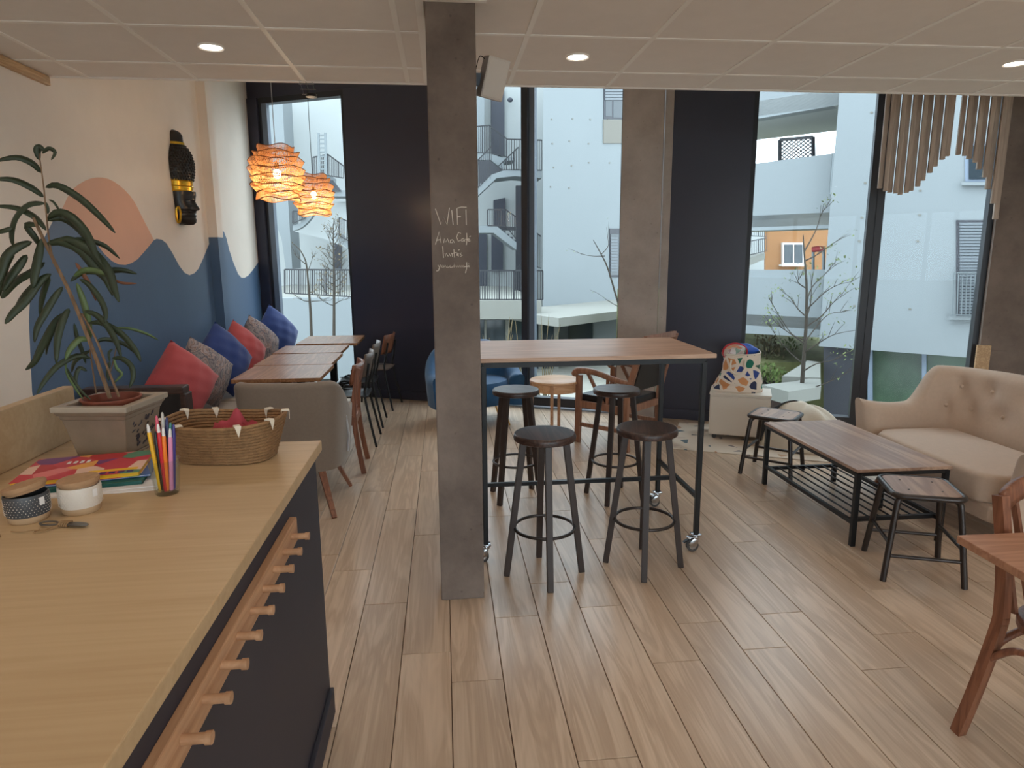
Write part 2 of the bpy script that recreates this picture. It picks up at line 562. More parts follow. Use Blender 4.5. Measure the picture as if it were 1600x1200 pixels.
    def build(self, name, mats, parent=None, bevel=0.0, segs=2, smooth=None, loc=None, rz=0.0, fix=True, solid=0.0, subdiv=0):
        me = bpy.data.meshes.new(name)
        me.from_pydata(self.v, [], self.f)
        ml = mats if isinstance(mats, (list, tuple)) else [mats]
        for m in ml:
            me.materials.append(MATS[m])
        me.polygons.foreach_set('material_index', self.mi)
        me.polygons.foreach_set('use_smooth', [s if smooth is None else smooth for s in self.sm])
        if fix or bevel:
            bm = bmesh.new()
            bm.from_mesh(me)
            bmesh.ops.remove_doubles(bm, verts=bm.verts, dist=1e-6)
            if fix:
                bmesh.ops.recalc_face_normals(bm, faces=bm.faces)
            if bevel:
                es = [e for e in bm.edges if len(e.link_faces) == 2 and e.calc_face_angle(0) > 0.6]
                bmesh.ops.bevel(bm, geom=es, offset=bevel, segments=segs, profile=0.6, affect='EDGES', clamp_overlap=True)
            bm.to_mesh(me)
            bm.free()
        me.update()
        if any(self.sm) or smooth:
            me.set_sharp_from_angle(angle=R(48))
        o = bpy.data.objects.new(name, me)
        COL.objects.link(o)
        if parent:
            o.parent = parent
        if loc:
            o.location = loc
        o.rotation_euler[2] = rz
        if solid:
            md = o.modifiers.new('thickness', 'SOLIDIFY')
            md.thickness = solid
        if subdiv:
            md = o.modifiers.new('smooth', 'SUBSURF')
            md.levels = md.render_levels = subdiv
        return o


def tag(o, label=None, cat=None, group=None, kind=None):
    if label:
        o['label'] = label
    if cat:
        o['category'] = cat
    if group:
        o['group'] = group
    if kind:
        o['kind'] = kind
    return o


def thing(name, label, cat, loc=(0, 0, 0), rz=0.0, group=None, kind=None):
    o = bpy.data.objects.new(name, None)
    o.empty_display_size = 0.05
    COL.objects.link(o)
    o.location = loc
    o.rotation_euler[2] = rz
    return tag(o, label, cat, group, kind)


def kids(o):
    return [c for c in bpy.data.objects if c.parent == o]


def dup(o, label=None, loc=None, rz=None, parent=None):
    c = o.copy()
    COL.objects.link(c)
    if parent:
        c.parent = parent
    if label:
        c['label'] = label
    if loc:
        c.location = loc
    if rz is not None:
        c.rotation_euler[2] = rz
    for k in kids(o):
        dup(k, parent=c)
    return c


def smoothstep(t):
    t = max(0.0, min(1.0, t))
    return t * t * (3 - 2 * t)


def spline(pts, n):
    """smooth path through the given points"""
    pts = [Vector(p) for p in pts]
    out = []
    k = len(pts) - 1
    for i in range(n):
        t = i / (n - 1) * k
        j = min(int(t), k - 1)
        u = t - j
        p0, p1, p2, p3 = pts[max(j - 1, 0)], pts[j], pts[j + 1], pts[min(j + 2, k)]
        out.append(0.5 * ((2 * p1) + (p2 - p0) * u + (2 * p0 - 5 * p1 + 4 * p2 - p3) * u * u + (3 * p1 - p0 - 3 * p2 + p3) * u ** 3))
    return out


def interp(x, pts):
    for (x0, y0), (x1, y1) in zip(pts, pts[1:]):
        if x <= x1:
            return y0 + (y1 - y0) * max(0, (x - x0)) / (x1 - x0)
    return pts[-1][1]

# ================================================================== THE ROOM
XL, XR, YB, H = -2.2, 5.3, -2.8, 2.615      # side walls, wall behind the camera, ceiling height
HU = 3.75                                   # height of the tall zone by the windows
CE = 4.27                                   # where the lowered ceiling ends
FA, FB = Vector((-2.2, 8.44, 0)), Vector((5.3, 4.926, 0))   # window front, running obliquely
FU = (FB - FA).normalized()
FN = Vector((FU.y, -FU.x, 0))               # points into the room
FROT = math.atan2(FU.y, FU.x)


def fy(x):
    return FA.y + (x - FA.x) * FU.y / FU.x


def fs(x):                                  # distance along the front for a given X
    return (x - FA.x) / FU.x


# floor with its planks
floor = MB().prism([(XL, YB), (XR, YB), (XR, fy(XR)), (XL, fy(XL))], -0.12, -0.014).build('floor', 'floor_base')
tag(floor, 'light oak floor of long narrow planks with dark joints', kind='structure')
PW, PL, G = 0.2, 1.195, 0.0032
joints = {-3: 3.296, -2: 2.932, -1: 2.51, 0: 2.305, 1: 2.749, 2: 3.048, 3: 2.794, 4: 2.339, 5: 2.608, 6: 2.388, 7: 2.645, 8: 2.203, 9: 2.431, 10: 2.798}
shared = {}
rest = MB()
for k in range(-11, 27):
    x0 = max(k * PW - 0.007, XL)
    x1 = min(x0 + PW if k > -11 else (k + 1) * PW - 0.007, XR)
    if x1 - x0 < 0.02:
        continue
    j = joints.get(k, 2.0 + ((k * 0.437) % 1.0) * PL)
    y = j - PL * math.ceil((j - YB) / PL)
    while y < fy(x0):
        a, b = max(y, YB), y + PL
        y = b
        ea, eb = min(b, fy(x0)), min(b, fy(x1))
        if eb - a < 0.03:
            continue
        w, l0, l1 = x1 - x0 - G, ea - a - G, eb - a - G
        if b < 0.5 or (abs(x0 - 1.3) > 0.9 * (b + 1.2)):
            rest.span((x0, a, -0.012), (x0 + w, a + l0, 0))
            continue
        key = (round(w, 4), round(l0, 4), round(l1, 4))
        bev = 0.0012
        if key not in shared:
            m = MB()
            m.add([(0, 0, -.012), (w, 0, -.012), (w, l1, -.012), (0, l0, -.012), (0, 0, -bev), (w, 0, -bev), (w, l1, -bev), (0, l0, -bev),
                   (bev, bev, 0), (w - bev, bev, 0), (w - bev, l1 - bev, 0), (bev, l0 - bev, 0)],
                  [(0, 3, 2, 1), (0, 1, 5, 4), (1, 2, 6, 5), (2, 3, 7, 6), (3, 0, 4, 7), (4, 5, 9, 8), (5, 6, 10, 9), (6, 7, 11, 10), (7, 4, 8, 11), (8, 9, 10, 11)])
            o = m.build('plank', 'plank', floor)
            shared[key] = o
        else:
            o = shared[key].copy()
            COL.objects.link(o)
        o.location = (x0, a, 0)
tag(rest.build('plank_field', 'plank', floor), kind='stuff')

# side and back walls
wbk = MB().span((XL - .1, YB - .1, 0), (XR + .1, YB, .25)).span((XL - .1, YB - .1, 2.45), (XR + .1, YB, HU))
wbk.span((XL - .1, YB - .1, .25), (-1.6, YB, 2.45)).span((4.8, YB - .1, .25), (XR + .1, YB, 2.45))
tag(wbk.build('wall_back', 'plaster_cream'), kind='structure')
w5 = MB()  # unseen window, added behind the camera to let in fill daylight
for i in range(6):
    x = -1.6 + 6.4 * i / 5
    w5.span((x - .03, YB - .09, .25), (x + .03, YB - .01, 2.45))
w5.span((-1.6, YB - .09, .25), (4.8, YB - .01, .31)).span((-1.6, YB - .09, 2.39), (4.8, YB - .01, 2.45))
w5 = tag(w5.build('window_5', 'frame_dark'), 'street window added behind the viewer for fill daylight', kind='structure')
for i in range(5):
    x = -1.6 + 6.4 * i / 5
    MB().span((x + .03, YB - .06, .31), (x + 1.25, YB - .054, 2.39)).build('pane', 'window_glass', w5)
# mural on the side wall: blue hills, peach sun, painted straight on the plaster
hill = [(3.72, 0.0), (3.725, .909), (3.785, 1.286), (3.83, 1.42), (3.904, 1.553), (4.034, 1.726), (4.15, 1.83), (4.279, 1.862), (4.38, 1.85), (4.46, 1.815), (4.588, 1.702), (4.68, 1.635), (4.77, 1.589),
        (4.86, 1.566), (4.956, 1.561), (5.06, 1.575), (5.155, 1.6), (5.28, 1.655), (5.398, 1.709), (5.46, 1.74), (5.525, 1.755), (5.62, 1.75), (5.7, 1.725), (5.8, 1.65), (5.919, 1.545), (6.02, 1.485), (6.127, 1.461), (6.25, 1.475), (6.358, 1.512),
        (6.5, 1.6), (6.664, 1.715), (6.8, 1.80), (6.977, 1.862), (7.08, 1.88), (7.175, 1.869), (7.24, 1.80), (7.292, 1.692), (7.4, 1.56), (7.53, 1.438), (7.64, 1.395), (7.753, 1.39), (7.9, 1.41), (8.107, 1.468), (8.44, 1.58)]
sun_top = spline([(4.19, 1.842, 0), (4.254, 1.90, 0), (4.40, 2.02, 0), (4.647, 2.109, 0), (4.901, 2.121, 0), (5.162, 2.035, 0), (5.331, 1.88, 0), (5.47, 1.745, 0)], 25)
sun = [(p.x, p.y) for p in sun_top]
sy0, sy1 = sun[0][0], sun[-1][0]
under = [(sy0, interp(sy0, hill[1:]))] + [p for p in hill if sy0 < p[0] < sy1] + [(sy1, interp(sy1, hill[1:]))]
wl = MB()


def wquads(lo, hi, ys, mi):
    for a, b in zip(ys, ys[1:]):
        wl.add([(XL, a, lo(a)), (XL, b, lo(b)), (XL, b, hi(b)), (XL, a, hi(a))], [(0, 1, 2, 3)], mi)


hf = lambda y: interp(y, hill[1:])
sf = lambda y: max(hf(y), interp(y, sun)) if sy0 <= y <= sy1 else hf(y)
ys = sorted(set([p[0] for p in hill[1:]] + [p[0] for p in sun]))
wl.add([(XL, YB, 0), (XL, 3.725, 0), (XL, 3.725, .909), (XL, 3.725, HU), (XL, YB, HU)], [(0, 1, 2, 3, 4)], 0)
wquads(lambda y: 0, hf, ys, 1)
wquads(hf, sf, [y for y in ys if sy0 <= y <= sy1], 2)
wquads(sf, lambda y: HU, ys, 0)
wl.span((XL - .12, YB, 0), (XL - .004, 8.5, HU), 0)
tag(wl.build('wall_left', ['plaster_cream', 'paint_blue', 'paint_peach'], fix=False), 'cream side wall painted with blue hills and a peach sun', kind='structure')
# boxed-in post on that wall, painted like it
po = MB()
po.span((XL, 6.70, 1.80), (XL + .085, 6.86, HU), 0)
po.span((XL, 6.70, 0), (XL + .085, 6.86, 1.80), 1)
tag(po.build('trim_1', ['plaster_cream', 'paint_blue']), 'square post boxed in against the painted wall', kind='structure')
tag(MB().span((XL, YB, H - .05), (XL + .022, CE - .02, H - .002)).build('trim_2', 'birch_edge'), kind='structure')
# concrete wall and pier at the far right
rw = MB().span((XR, YB, 0), (XR + .12, fy(XR) + .1, HU))
tag(rw.build('wall_right', 'plaster_cream'), kind='structure')
# lowered ceiling of square tiles in a bar grid
ceil = MB().span((XL, YB, H + .03), (XR, CE, H + .06)).build('ceiling', 'paint_white')
tag(ceil, 'lowered ceiling of square off-white tiles', kind='structure')
TX, TY, T = 0.42, 3.335, 0.6
xs = [TX + T * k for k in range(-5, 9)]
ysl = [TY + T * k for k in range(-11, 2)]
xe, ye = [XL] + [x for x in xs if XL < x < XR] + [XR], [YB] + [y for y in ysl if YB < y < CE] + [CE]
tiles = {}
for a, b in zip(xe, xe[1:]):
    for c, d in zip(ye, ye[1:]):
        k = (round(b - a, 3), round(d - c, 3))
        if k not in tiles:
            o = MB().box((0, 0, 0), (b - a - .012, d - c - .012, .016)).build('ceiling_tile', 'ceiling_tile', ceil, bevel=.003, segs=1)
            tiles[k] = o
        else:
            o = tiles[k].copy()
            COL.objects.link(o)
        o.location = ((a + b) / 2, (c + d) / 2, H + .011)
for x in xe[1:-1]:
    MB().box((0, 0, 0), (.024, CE - YB, .008)).build('grid_bar', 'ceiling_bar', ceil, loc=(x, (YB + CE) / 2, H + .003))
for y in ye[1:-1]:
    MB().box((0, 0, 0), (XR - XL, .024, .008)).build('grid_bar', 'ceiling_bar', ceil, loc=((XL + XR) / 2, y, H + .0025))
MB().span((XL, CE - .02, H - .004), (XR, CE + .004, H + .05)).build('edge_trim', 'ceiling_bar', ceil)
MB().span((-.085, 2.90, H - .006), (-.053, CE - .02, H + .03)).build('edge_trim', 'ceiling_bar', ceil)
MB().span((-.085, 2.90, H - .008), (.20, 2.926, H + .03)).build('edge_trim', 'ceiling_bar', ceil)
tag(MB().span((XL, CE, H + .05), (XR, CE + .1, HU)).build('wall_bulkhead', 'paint_white'), kind='structure')
tag(MB().prism([(XL, CE), (XR, CE), (XR, fy(XR) + .2), (XL, fy(XL) + .2)], HU, HU + .1).build('ceiling_upper', 'paint_white'), kind='structure')


# recessed spots
def spot(x, y, label):
    o = thing('ceiling_spot', label, 'ceiling light', (x, y, H), group='round recessed ceiling spots')
    MB().lathe([(.049, -.001), (.059, -.006), (.063, -.002), (.063, .004), (.049, .004)], 28, caps=False).build('rim', 'ceiling_bar', o)
    MB().lathe([(.0, -.0015), (.05, -.0015)], 28, caps=False).build('lens', 'spot_glow', o)
    ld = bpy.data.lights.new('spot_lamp', 'SPOT')
    ld.energy = SPOT_W
    ld.color = (1.0, .88, .76)
    ld.spot_size = R(150)
    ld.spot_blend = .9
    ld.shadow_soft_size = .04
    l = bpy.data.objects.new('spot_lamp', ld)
    COL.objects.link(l)
    l.parent = o
    l.location = (0, 0, -.02)


spot(-1.10, 3.63, 'round lit ceiling spot above the bench tables, left of the concrete pillar')
spot(.72, 3.65, 'round lit ceiling spot just beyond the white loudspeaker')
spot(3.12, 3.58, 'round lit ceiling spot over the beige sofa')
for i, (x, y) in enumerate([(-1.68, 1.24), (.12, 1.24), (1.92, 1.24), (3.72, 1.24), (-1.68, -1.16), (.12, -1.16), (1.92, -1.16), (3.72, -1.16)]):
    spot(x, y, 'round ceiling spot in the %s row behind the viewer, %s' % ('first' if i < 4 else 'second', ('over the counter side', 'in line with the pillar', 'over the dining table', 'closest to the side wall')[i % 4]))

# concrete pillar with chalk writing
pil = MB().span((-.047, 2.93, 0), (.156, 3.14, H + .6)).build('pillar', 'concrete', bevel=.006)
tag(pil, 'square bare concrete pillar with chalk writing', kind='structure')
S = lambda *p: [(670 + x / 9.225, 310 + y / 9.225) for x, y in p]
words = {'WIFI': [S((95, 150), (175, 380), (215, 270), (262, 378), (297, 135)), S((330, 170), (350, 380)), S((405, 145), (415, 385)), S((412, 140), (470, 124), (545, 128)), S((412, 265), (462, 262)), S((535, 160), (541, 385))],
         'Ama Cafe': [S((95, 665), (150, 480), (177, 642)), S((112, 605), (172, 592)), S((215, 642), (225, 580), (246, 630), (270, 580), (292, 642)), S((346, 596), (312, 602), (308, 638), (342, 640), (350, 600), (368, 640)),
                      S((462, 505), (430, 488), (400, 555), (425, 618), (462, 602)), S((502, 575), (472, 590), (476, 622), (504, 612), (506, 580), (518, 622)), S((545, 498), (551, 600), (540, 672)), S((525, 592), (566, 586)), S((560, 603), (592, 590), (577, 574), (560, 600), (572, 618), (600, 612)), S((588, 555), (602, 540))],
         'Invites': [S((200, 690), (212, 858)), S((235, 790), (240, 836), (252, 790), (280, 836)), S((290, 790), (311, 832), (326, 785)), S((336, 790), (341, 842)), S((360, 730), (371, 852)), S((345, 792), (402, 780)), S((402, 812), (432, 800), (412, 785), (402, 820), (434, 832)), S((425, 748), (446, 735)), S((472, 785), (450, 800), (482, 825), (455, 836))],
         'password': [S((132, 960), (150, 992), (167, 955), (140, 1040), (108, 1046)), S((175, 985), (198, 962), (180, 990), (205, 992), (222, 965), (216, 995), (240, 966), (252, 996), (270, 968), (262, 994), (290, 990), (308, 968), (305, 994), (335, 992), (362, 970), (345, 992), (368, 992), (372, 926), (375, 992), (395, 966), (402, 994), (420, 966), (425, 994), (445, 966), (452, 994), (470, 966), (476, 994), (495, 966), (505, 994), (520, 975)), S((545, 920), (546, 1000), (528, 1076)), S((520, 985), (566, 978)), S((575, 962), (581, 992)), S((573, 940), (576, 936))]}
for w in words:
    m = MB()
    for st in words[w]:
        m.tube([at(px, py, 2.9292) for px, py in st], .0019, 5, flat=1)
    m.build('chalk_writing', 'chalk', pil)

# ---- window front: dark panels, frames, glass
def fp(x, off, z):
    p = FA + FU * fs(x) + FN * off
    return Vector((p.x, p.y, z))


def fbox(m, x0, x1, o0, o1, z0, z1, mi=0):
    """a box along the window front between plan positions x0..x1"""
    poly = [fp(x0, o0, 0), fp(x1, o0, 0), fp(x1, o1, 0), fp(x0, o1, 0)]
    return m.prism([(p.x, p.y) for p in poly], z0, z1, mi)


pan = MB()
fbox(pan, -2.2, 4.56, -.12, .02, 3.40, HU)          # header
fbox(pan, -2.2, -2.05, -.12, .06, 0, 3.40)
fbox(pan, -1.01, .12, -.10, .06, .0, 3.40)          # dark panel between the first two windows
fbox(pan, 2.18, 2.82, -.10, .06, .0, 3.40)          # dark panel beside the column
fbox(pan, -1.01, .12, .06, .075, 0, .10)
fbox(pan, 2.18, 2.82, .06, .075, 0, .10)
fbox(pan, -2.2, 4.56, -.12, .03, -.12, .0)
tag(pan.build('wall_front', 'paint_navy', bevel=.004), 'dark navy wall panels between the tall windows', kind='structure')


def window(n, x0, x1, z0, z1, mull, label, jamb=False):
    m = MB()
    fbox(m, x0, x0 + .055, -.08, .03, z0, z1)
    fbox(m, x1 - .055, x1, -.08, .03, z0, z1)
    fbox(m, x0 + .055, x1 - .055, -.08, .03, z0, z0 + .09)
    fbox(m, x0 + .055, x1 - .055, -.08, .03, z1 - .06, z1)
    w = m.build('window_%d' % n, 'frame_dark', bevel=.003)
    tag(w, label, kind='structure')
    edges = [x0 + .055]
    for x in mull:
        k = MB()
        fbox(k, x - .03, x + .03, -.08, .05, z0, z1)
        k.build('mullion', 'frame_dark', w, bevel=.003)
        k = MB()
        fbox(k, x + .032, x + .085, -.08, .0, z0 + .09, z1 - .06)
        k.build('sash', 'frame_grey', w)
        edges += [x - .03, x + .085]
    edges.append(x1 - .055)
    for a, b in zip(edges[::2], edges[1::2]):
        k = MB()
        fbox(k, a, b, -.032, -.026, z0 + .09, z1 - .06)
        k.build('pane', 'window_glass', w)
    if jamb:
        k = MB()
        fbox(k, x0 + .055, x0 + .12, -.02, .03, z0 + .09, z1 - .06)
        k.build('sash', 'frame_grey', w)
    return w


window(1, -2.07, -1.0, .03, 3.40, [], 'tall narrow window behind the bench tables', True)
window(2, .10, 1.80, .03, 3.40, [.86], 'tall two-pane window behind the bar table')
window(3, 2.80, 3.77, .03, 3.40, [], 'tall window behind the white cabinet')
window(4, 3.77, 4.58, .03, 3.40, [], 'tall window behind the beige sofa')
col = MB()
fbox(col, 1.76, 2.11, .03, .10, 0, HU)
tag(col.build('column', 'concrete_pale', bevel=.005), 'concrete column standing between two windows', kind='structure')
cs = MB()
fbox(cs, 2.115, 2.185, .02, .07, 0, HU)
tag(cs.build('trim_4', 'concrete_pale'), 'pale strip beside the concrete column', kind='structure')

pier = MB()
for z0, z1 in ((0, .79), (.80, 2.1), (2.11, HU)):
    fbox(pier, 4.565, 5.3, .02, .09, z0, z1)
fbox(pier, 4.57, 5.3, -.05, .083, 0, HU)
tag(pier.build('wall_pier', 'concrete', fix=True), 'bare concrete pier beside the last window', kind='structure')
bt = MB()
fbox(bt, 4.54, 4.63, .095, .125, 0, .84)
tag(bt.build('trim_3', 'birch_edge'), 'pale wooden batten standing against the concrete pier', kind='structure')

# hanging timber slats over the last window, their ends cut to a wave
bl = thing('slat_baffle', 'wave-cut screen of hanging timber slats above the beige sofa', 'screen', (0, 0, 0))
wave = [(3.49, 2.134), (3.537, 2.096), (3.642, 2.066), (3.699, 2.089), (3.748, 2.13), (3.8, 2.213), (3.85, 2.287), (3.891, 2.34), (3.946, 2.358), (3.992, 2.348), (4.063, 2.303), (4.127, 2.21), (4.171, 2.098), (4.195, 2.028), (4.24, 1.86)]
sx = [3.505 + .0335 * i for i in range(23)]
for i, x in enumerate(sx):
    if i in (13,):
        continue
    z = interp(x, wave)
    m = MB()
    o0 = .48 + (.035 if i % 2 else 0)
    fbox(m, x + .196, x + .225, o0, o0 + .035, z, HU)
    m.build('slat', 'slat_wood', bl, bevel=.002, segs=1)
k = MB()
fbox(k, 3.66, 4.52, .47, .56, HU - .06, HU)
k.build('hanging_rail', 'slat_wood', bl)

# ================================================================== COUNTER
CT = 1.0
cab = thing('counter_cabinet', 'dark navy counter cabinet under the birch worktop', 'cabinet', (0, 0, 0))
MB().prism([(-1.30, -1.4), (-.44, -1.4), (-.44, 2.19), (-.87, 2.19), (-.87, 2.37), (-1.30, 2.37)], 0, CT - .035).build('body', 'counter_navy', cab)
MB().span((-.44, -1.4, 0), (-.424, 2.18, .10)).build('plinth', 'counter_navy', cab, bevel=.003)
wt = thing('worktop', 'wide pale birch worktop of the counter', 'worktop', (0, 0, 0))
MB().prism([(-1.30, -1.42), (-.42, -1.42), (-.42, 2.21), (-.85, 2.21), (-.85, 2.385), (-1.30, 2.385)], CT - .034, CT).build('top', 'birch', wt, bevel=.003)
up = MB().span((-1.30, -1.42, CT + .001), (-1.266, 2.37, CT + .178))
up.build('upstand', 'birch', wt, bevel=.002)
# peg rail
pr = thing('peg_rail', 'wooden peg rail fixed along the navy counter front', 'peg rail', (-.44, 0, .865))
MB().span((0, -.6, -.033), (.02, 1.79, .034)).build('rail', 'beech', pr, bevel=.003)
for i in range(14):
    y = 1.718 - .0955 * i
    m = MB().tube([(.018, 0, 0), (.05, 0, .0), (.058, 0, .0)], [.0085, .0085, .0085], 14)
    m.tube([(.056, 0, 0), (.066, 0, 0)], .0105, 14)
    m.build('peg', 'beech', pr, loc=(0, y, .006))

# potted plant
pl = thing('potted_plant', 'tall narrow-leaved indoor plant in a square glazed pot on the worktop', 'plant', (-1.048, 2.165, CT), R(-7))


def frustum(m, b, t, z0, z1, mi=0):
    vs = [(sx * b[0] / 2, sy * b[1] / 2, z0) for sx, sy in ((-1, -1), (1, -1), (1, 1), (-1, 1))] + [(sx * t[0] / 2, sy * t[1] / 2, z1) for sx, sy in ((-1, -1), (1, -1), (1, 1), (-1, 1))]
    return m.add(vs, [(0, 3, 2, 1), (4, 5, 6, 7), (0, 1, 5, 4), (1, 2, 6, 5), (2, 3, 7, 6), (3, 0, 4, 7)], mi)


m = MB()
frustum(m, (.164, .165), (.164, .165), 0, .008)
frustum(m, (.154, .155), (.194, .198), .008, .125)
frustum(m, (.198, .202), (.206, .21), .125, .138)
frustum(m, (.21, .214), (.222, .226), .138, .15)
m.build('pot', 'ceramic', pl, bevel=.003)
rim = MB()
for sx_, sy_, w_, d_ in ((0, -.104, .232, .03), (0, .104, .232, .03), (-.102, 0, .028, .18), (.102, 0, .028, .18)):
    rim.span((sx_ - w_ / 2, sy_ - d_ / 2, .15), (sx_ + w_ / 2, sy_ + d_ / 2, .168))
rim.build('pot_rim', 'ceramic_pale', pl, bevel=.004)
# glazed brush picture on the side of the pot
ink = MB()
rr = random.Random(3)
for i in range(34):
    t0 = rr.uniform(-.06, .06)
    z0 = rr.uniform(.02, .11)
    xs_ = .077 + (z0 - .008) / .117 * .02
    L = rr.uniform(.006, .02)
    a = rr.uniform(.3, 1.3)
    ink.bar((xs_ + .0008, t0, z0), (xs_ + .0008 + L * math.sin(a) * .19, t0 + L * math.cos(a), z0 + L * math.sin(a)), .0028, .002)
ink.build('brush_picture', 'ceramic_ink', pl)
MB().lathe([(.07, .10), (.08, .166), (.086, .172), (.086, .176), (.079, .176), (.076, .15)], 28, caps=False).build('inner_pot', 'terracotta', pl)
MB().lathe([(0, .152), (.078, .15)], 24, caps=False).build('soil', 'soil', pl)


def stem(pts, r0, r1, n=14):
    path = spline(pts, n)
    return MB().tube(path, [r0 + (r1 - r0) * i / (n - 1) for i in range(n)], 7)


PM = Matrix.Translation(pl.location) @ Matrix.Rotation(R(-7), 4, 'Z')
PMI = PM.inverted()
lp = lambda px, py, Y=2.17: PMI @ at(px, py, Y)
main = [lp(172, 622), lp(150, 560), lp(130, 508), lp(108, 455), lp(88, 415), lp(66, 370), lp(52, 340)]
stem(main, .0065, .0045, 18).build('stem', 'stem_bark', pl)
stem([lp(84, 412), lp(76, 370), lp(72, 330), lp(68, 290), lp(63, 255), lp(61, 240)], .0028, .0016).build('stem', 'stem_bark', pl)
stem([lp(186, 620, 2.15), lp(166, 570, 2.16), lp(150, 530, 2.17), lp(128, 490, 2.18)], .004, .003).build('stem', 'stem_bark', pl)
stem([lp(150, 615, 2.2), lp(146, 585, 2.2), lp(140, 545, 2.2)], .003, .002).build('stem', 'stem_bark', pl)
stem([lp(170, 590, 2.21), lp(178, 560, 2.22), lp(184, 530, 2.22)], .002, .0012).build('stem', 'stem_bark', pl)


def leaf(p, wmax, mat='leaf_green', twist=0.0):
    """a long narrow drooping leaf along the path p (local points)"""
    n = 13
    path = spline(p, n)
    vs, fs_ = [], []
    for i, q in enumerate(path):
        t = i / (n - 1)
        d = (path[min(i + 1, n - 1)] - path[max(i - 1, 0)]).normalized()
        view = Vector((.42, -.9, .12))
        s = d.cross(view)
        s = s.normalized() if s.length > 1e-4 else Vector((1, 0, 0))
        s = (Matrix.Rotation(twist + .5 * math.sin(3 * t), 3, d) @ s)
        w = 1.3 * wmax * (math.sin(math.pi * min(1, t * .93 + .05)) ** .75) * (1 if t > .06 else .35)
        nn = s.cross(d)
        vs += [q - s * w, q + nn * w * .35, q + s * w]
    for i in range(n - 1):
        a = i * 3
        fs_ += [(a, a + 1, a + 4, a + 3), (a + 1, a + 2, a + 5, a + 4)]
    return MB().add(vs, fs_, 0, True).build('leaf', mat, pl, fix=False, solid=.0006)


def lf(pts, w=.0085, mat='leaf_green', tw=0.0, dy=0.0):
    k = len(pts) - 1
    leaf([lp(x, y, 2.17 + dy * i / k) for i, (x, y) in enumerate(pts)], w, mat, tw)


lf([(61, 250), (58, 236), (62, 230), (70, 236)], .008)
lf([(66, 240), (76, 232), (86, 238), (80, 250)], .005)
lf([(64, 270), (50, 255), (25, 246), (-8, 252)], .0085, dy=-.05)
lf([(68, 308), (50, 294), (20, 281), (-12, 280)], .0085, dy=-.04)
lf([(71, 293), (90, 290), (125, 310), (158, 340), (180, 364)], .009, dy=-.06)
lf([(70, 318), (45, 320), (25, 340), (18, 365), (20, 384)], .0115, dy=.03, tw=.3)
lf([(70, 315), (74, 325), (75, 334)], .005)
lf([(74, 342), (90, 332), (112, 340), (135, 365), (148, 395), (158, 412)], .0115, dy=-.05)
lf([(74, 345), (95, 340), (118, 352), (140, 378), (148, 398)], .010, dy=.05)
lf([(72, 360), (55, 340), (25, 325), (-10, 322)], .008, dy=.03)
lf([(76, 312), (84, 316), (92, 328), (97, 338)], .003)
lf([(50, 378), (30, 385), (10, 400), (0, 430), (-8, 455)], .0125, dy=-.05)
lf([(60, 352), (42, 352), (55, 372), (62, 385)], .009, dy=.04)
lf([(20, 356), (8, 360), (-8, 364)], .007)
lf([(66, 372), (60, 400), (54, 430), (52, 450)], .012, dy=-.03)
lf([(84, 378), (110, 375), (145, 395), (170, 425), (178, 450), (186, 472)], .0125, dy=-.06)
lf([(72, 382), (95, 378), (125, 390), (150, 420), (165, 435), (176, 462)], .0125, dy=-.02)
lf([(116, 372), (140, 376), (165, 385), (187, 404)], .0065, dy=.06)
lf([(110, 440), (130, 425), (160, 424), (190, 422), (214, 428)], .0085, dy=.05)
lf([(115, 432), (135, 422), (165, 428), (178, 436)], .008, 'leaf_light', dy=-.04)
lf([(178, 436), (190, 442), (214, 443)], .0035, 'leaf_dry')
lf([(118, 410), (130, 428), (145, 455), (150, 470)], .006, 'leaf_dry', dy=.04)
lf([(124, 436), (140, 446), (158, 470), (165, 490), (164, 505)], .008, dy=-.04)
lf([(80, 428), (62, 440), (40, 470), (20, 490), (8, 506)], .012, dy=-.06)
lf([(70, 410), (50, 425), (25, 440), (8, 458), (2, 466)], .011, dy=.02)
lf([(42, 398), (30, 415), (15, 435), (5, 455)], .012, dy=-.03)
lf([(22, 395), (10, 412), (0, 445), (-6, 470)], .011, dy=.05)
lf([(78, 428), (60, 440), (38, 462), (22, 490), (10, 505)], .009, dy=.06)
lf([(78, 434), (72, 445), (66, 465), (62, 492)], .0085, dy=.03)
lf([(98, 448), (85, 465), (70, 490), (58, 512), (54, 535)], .010, dy=-.05)
lf([(108, 482), (98, 500), (90, 530), (88, 568)], .0105, dy=-.05)
lf([(100, 490), (85, 505), (66, 540), (54, 565), (40, 578)], .0105, dy=.02)
lf([(90, 500), (82, 520), (74, 540), (72, 555)], .005, dy=.06)
lf([(116, 505), (120, 525), (128, 548), (134, 568)], .006, dy=.03)
lf([(132, 486), (150, 492), (168, 510), (182, 535), (190, 560)], .0085, dy=-.05)
lf([(138, 505), (160, 505), (190, 522), (212, 548), (220, 565)], .0085, dy=-.04)
lf([(170, 514), (200, 513), (230, 522), (248, 532)], .004, 'leaf_light', dy=.05)
lf([(120, 442), (130, 470), (138, 500), (142, 530)], .009, 'leaf_light', dy=.02)
lf([(150, 535), (165, 530), (195, 538), (215, 555)], .006, dy=.04)
lf([(140, 532), (125, 530), (110, 545), (102, 562)], .0085, 'leaf_light', dy=-.04)
lf([(142, 560), (120, 556), (90, 572), (70, 595), (58, 615)], .008, dy=-.06)
lf([(100, 568), (112, 590), (128, 612), (142, 625)], .004, dy=-.05)
lf([(102, 560), (105, 585), (120, 610), (130, 624)], .0035, 'leaf_light', dy=-.03)
lf([(136, 580), (124, 575), (118, 590), (120, 600)], .006, dy=-.02)
lf([(175, 560), (190, 560), (205, 572), (208, 590), (202, 606)], .0075, dy=-.03)
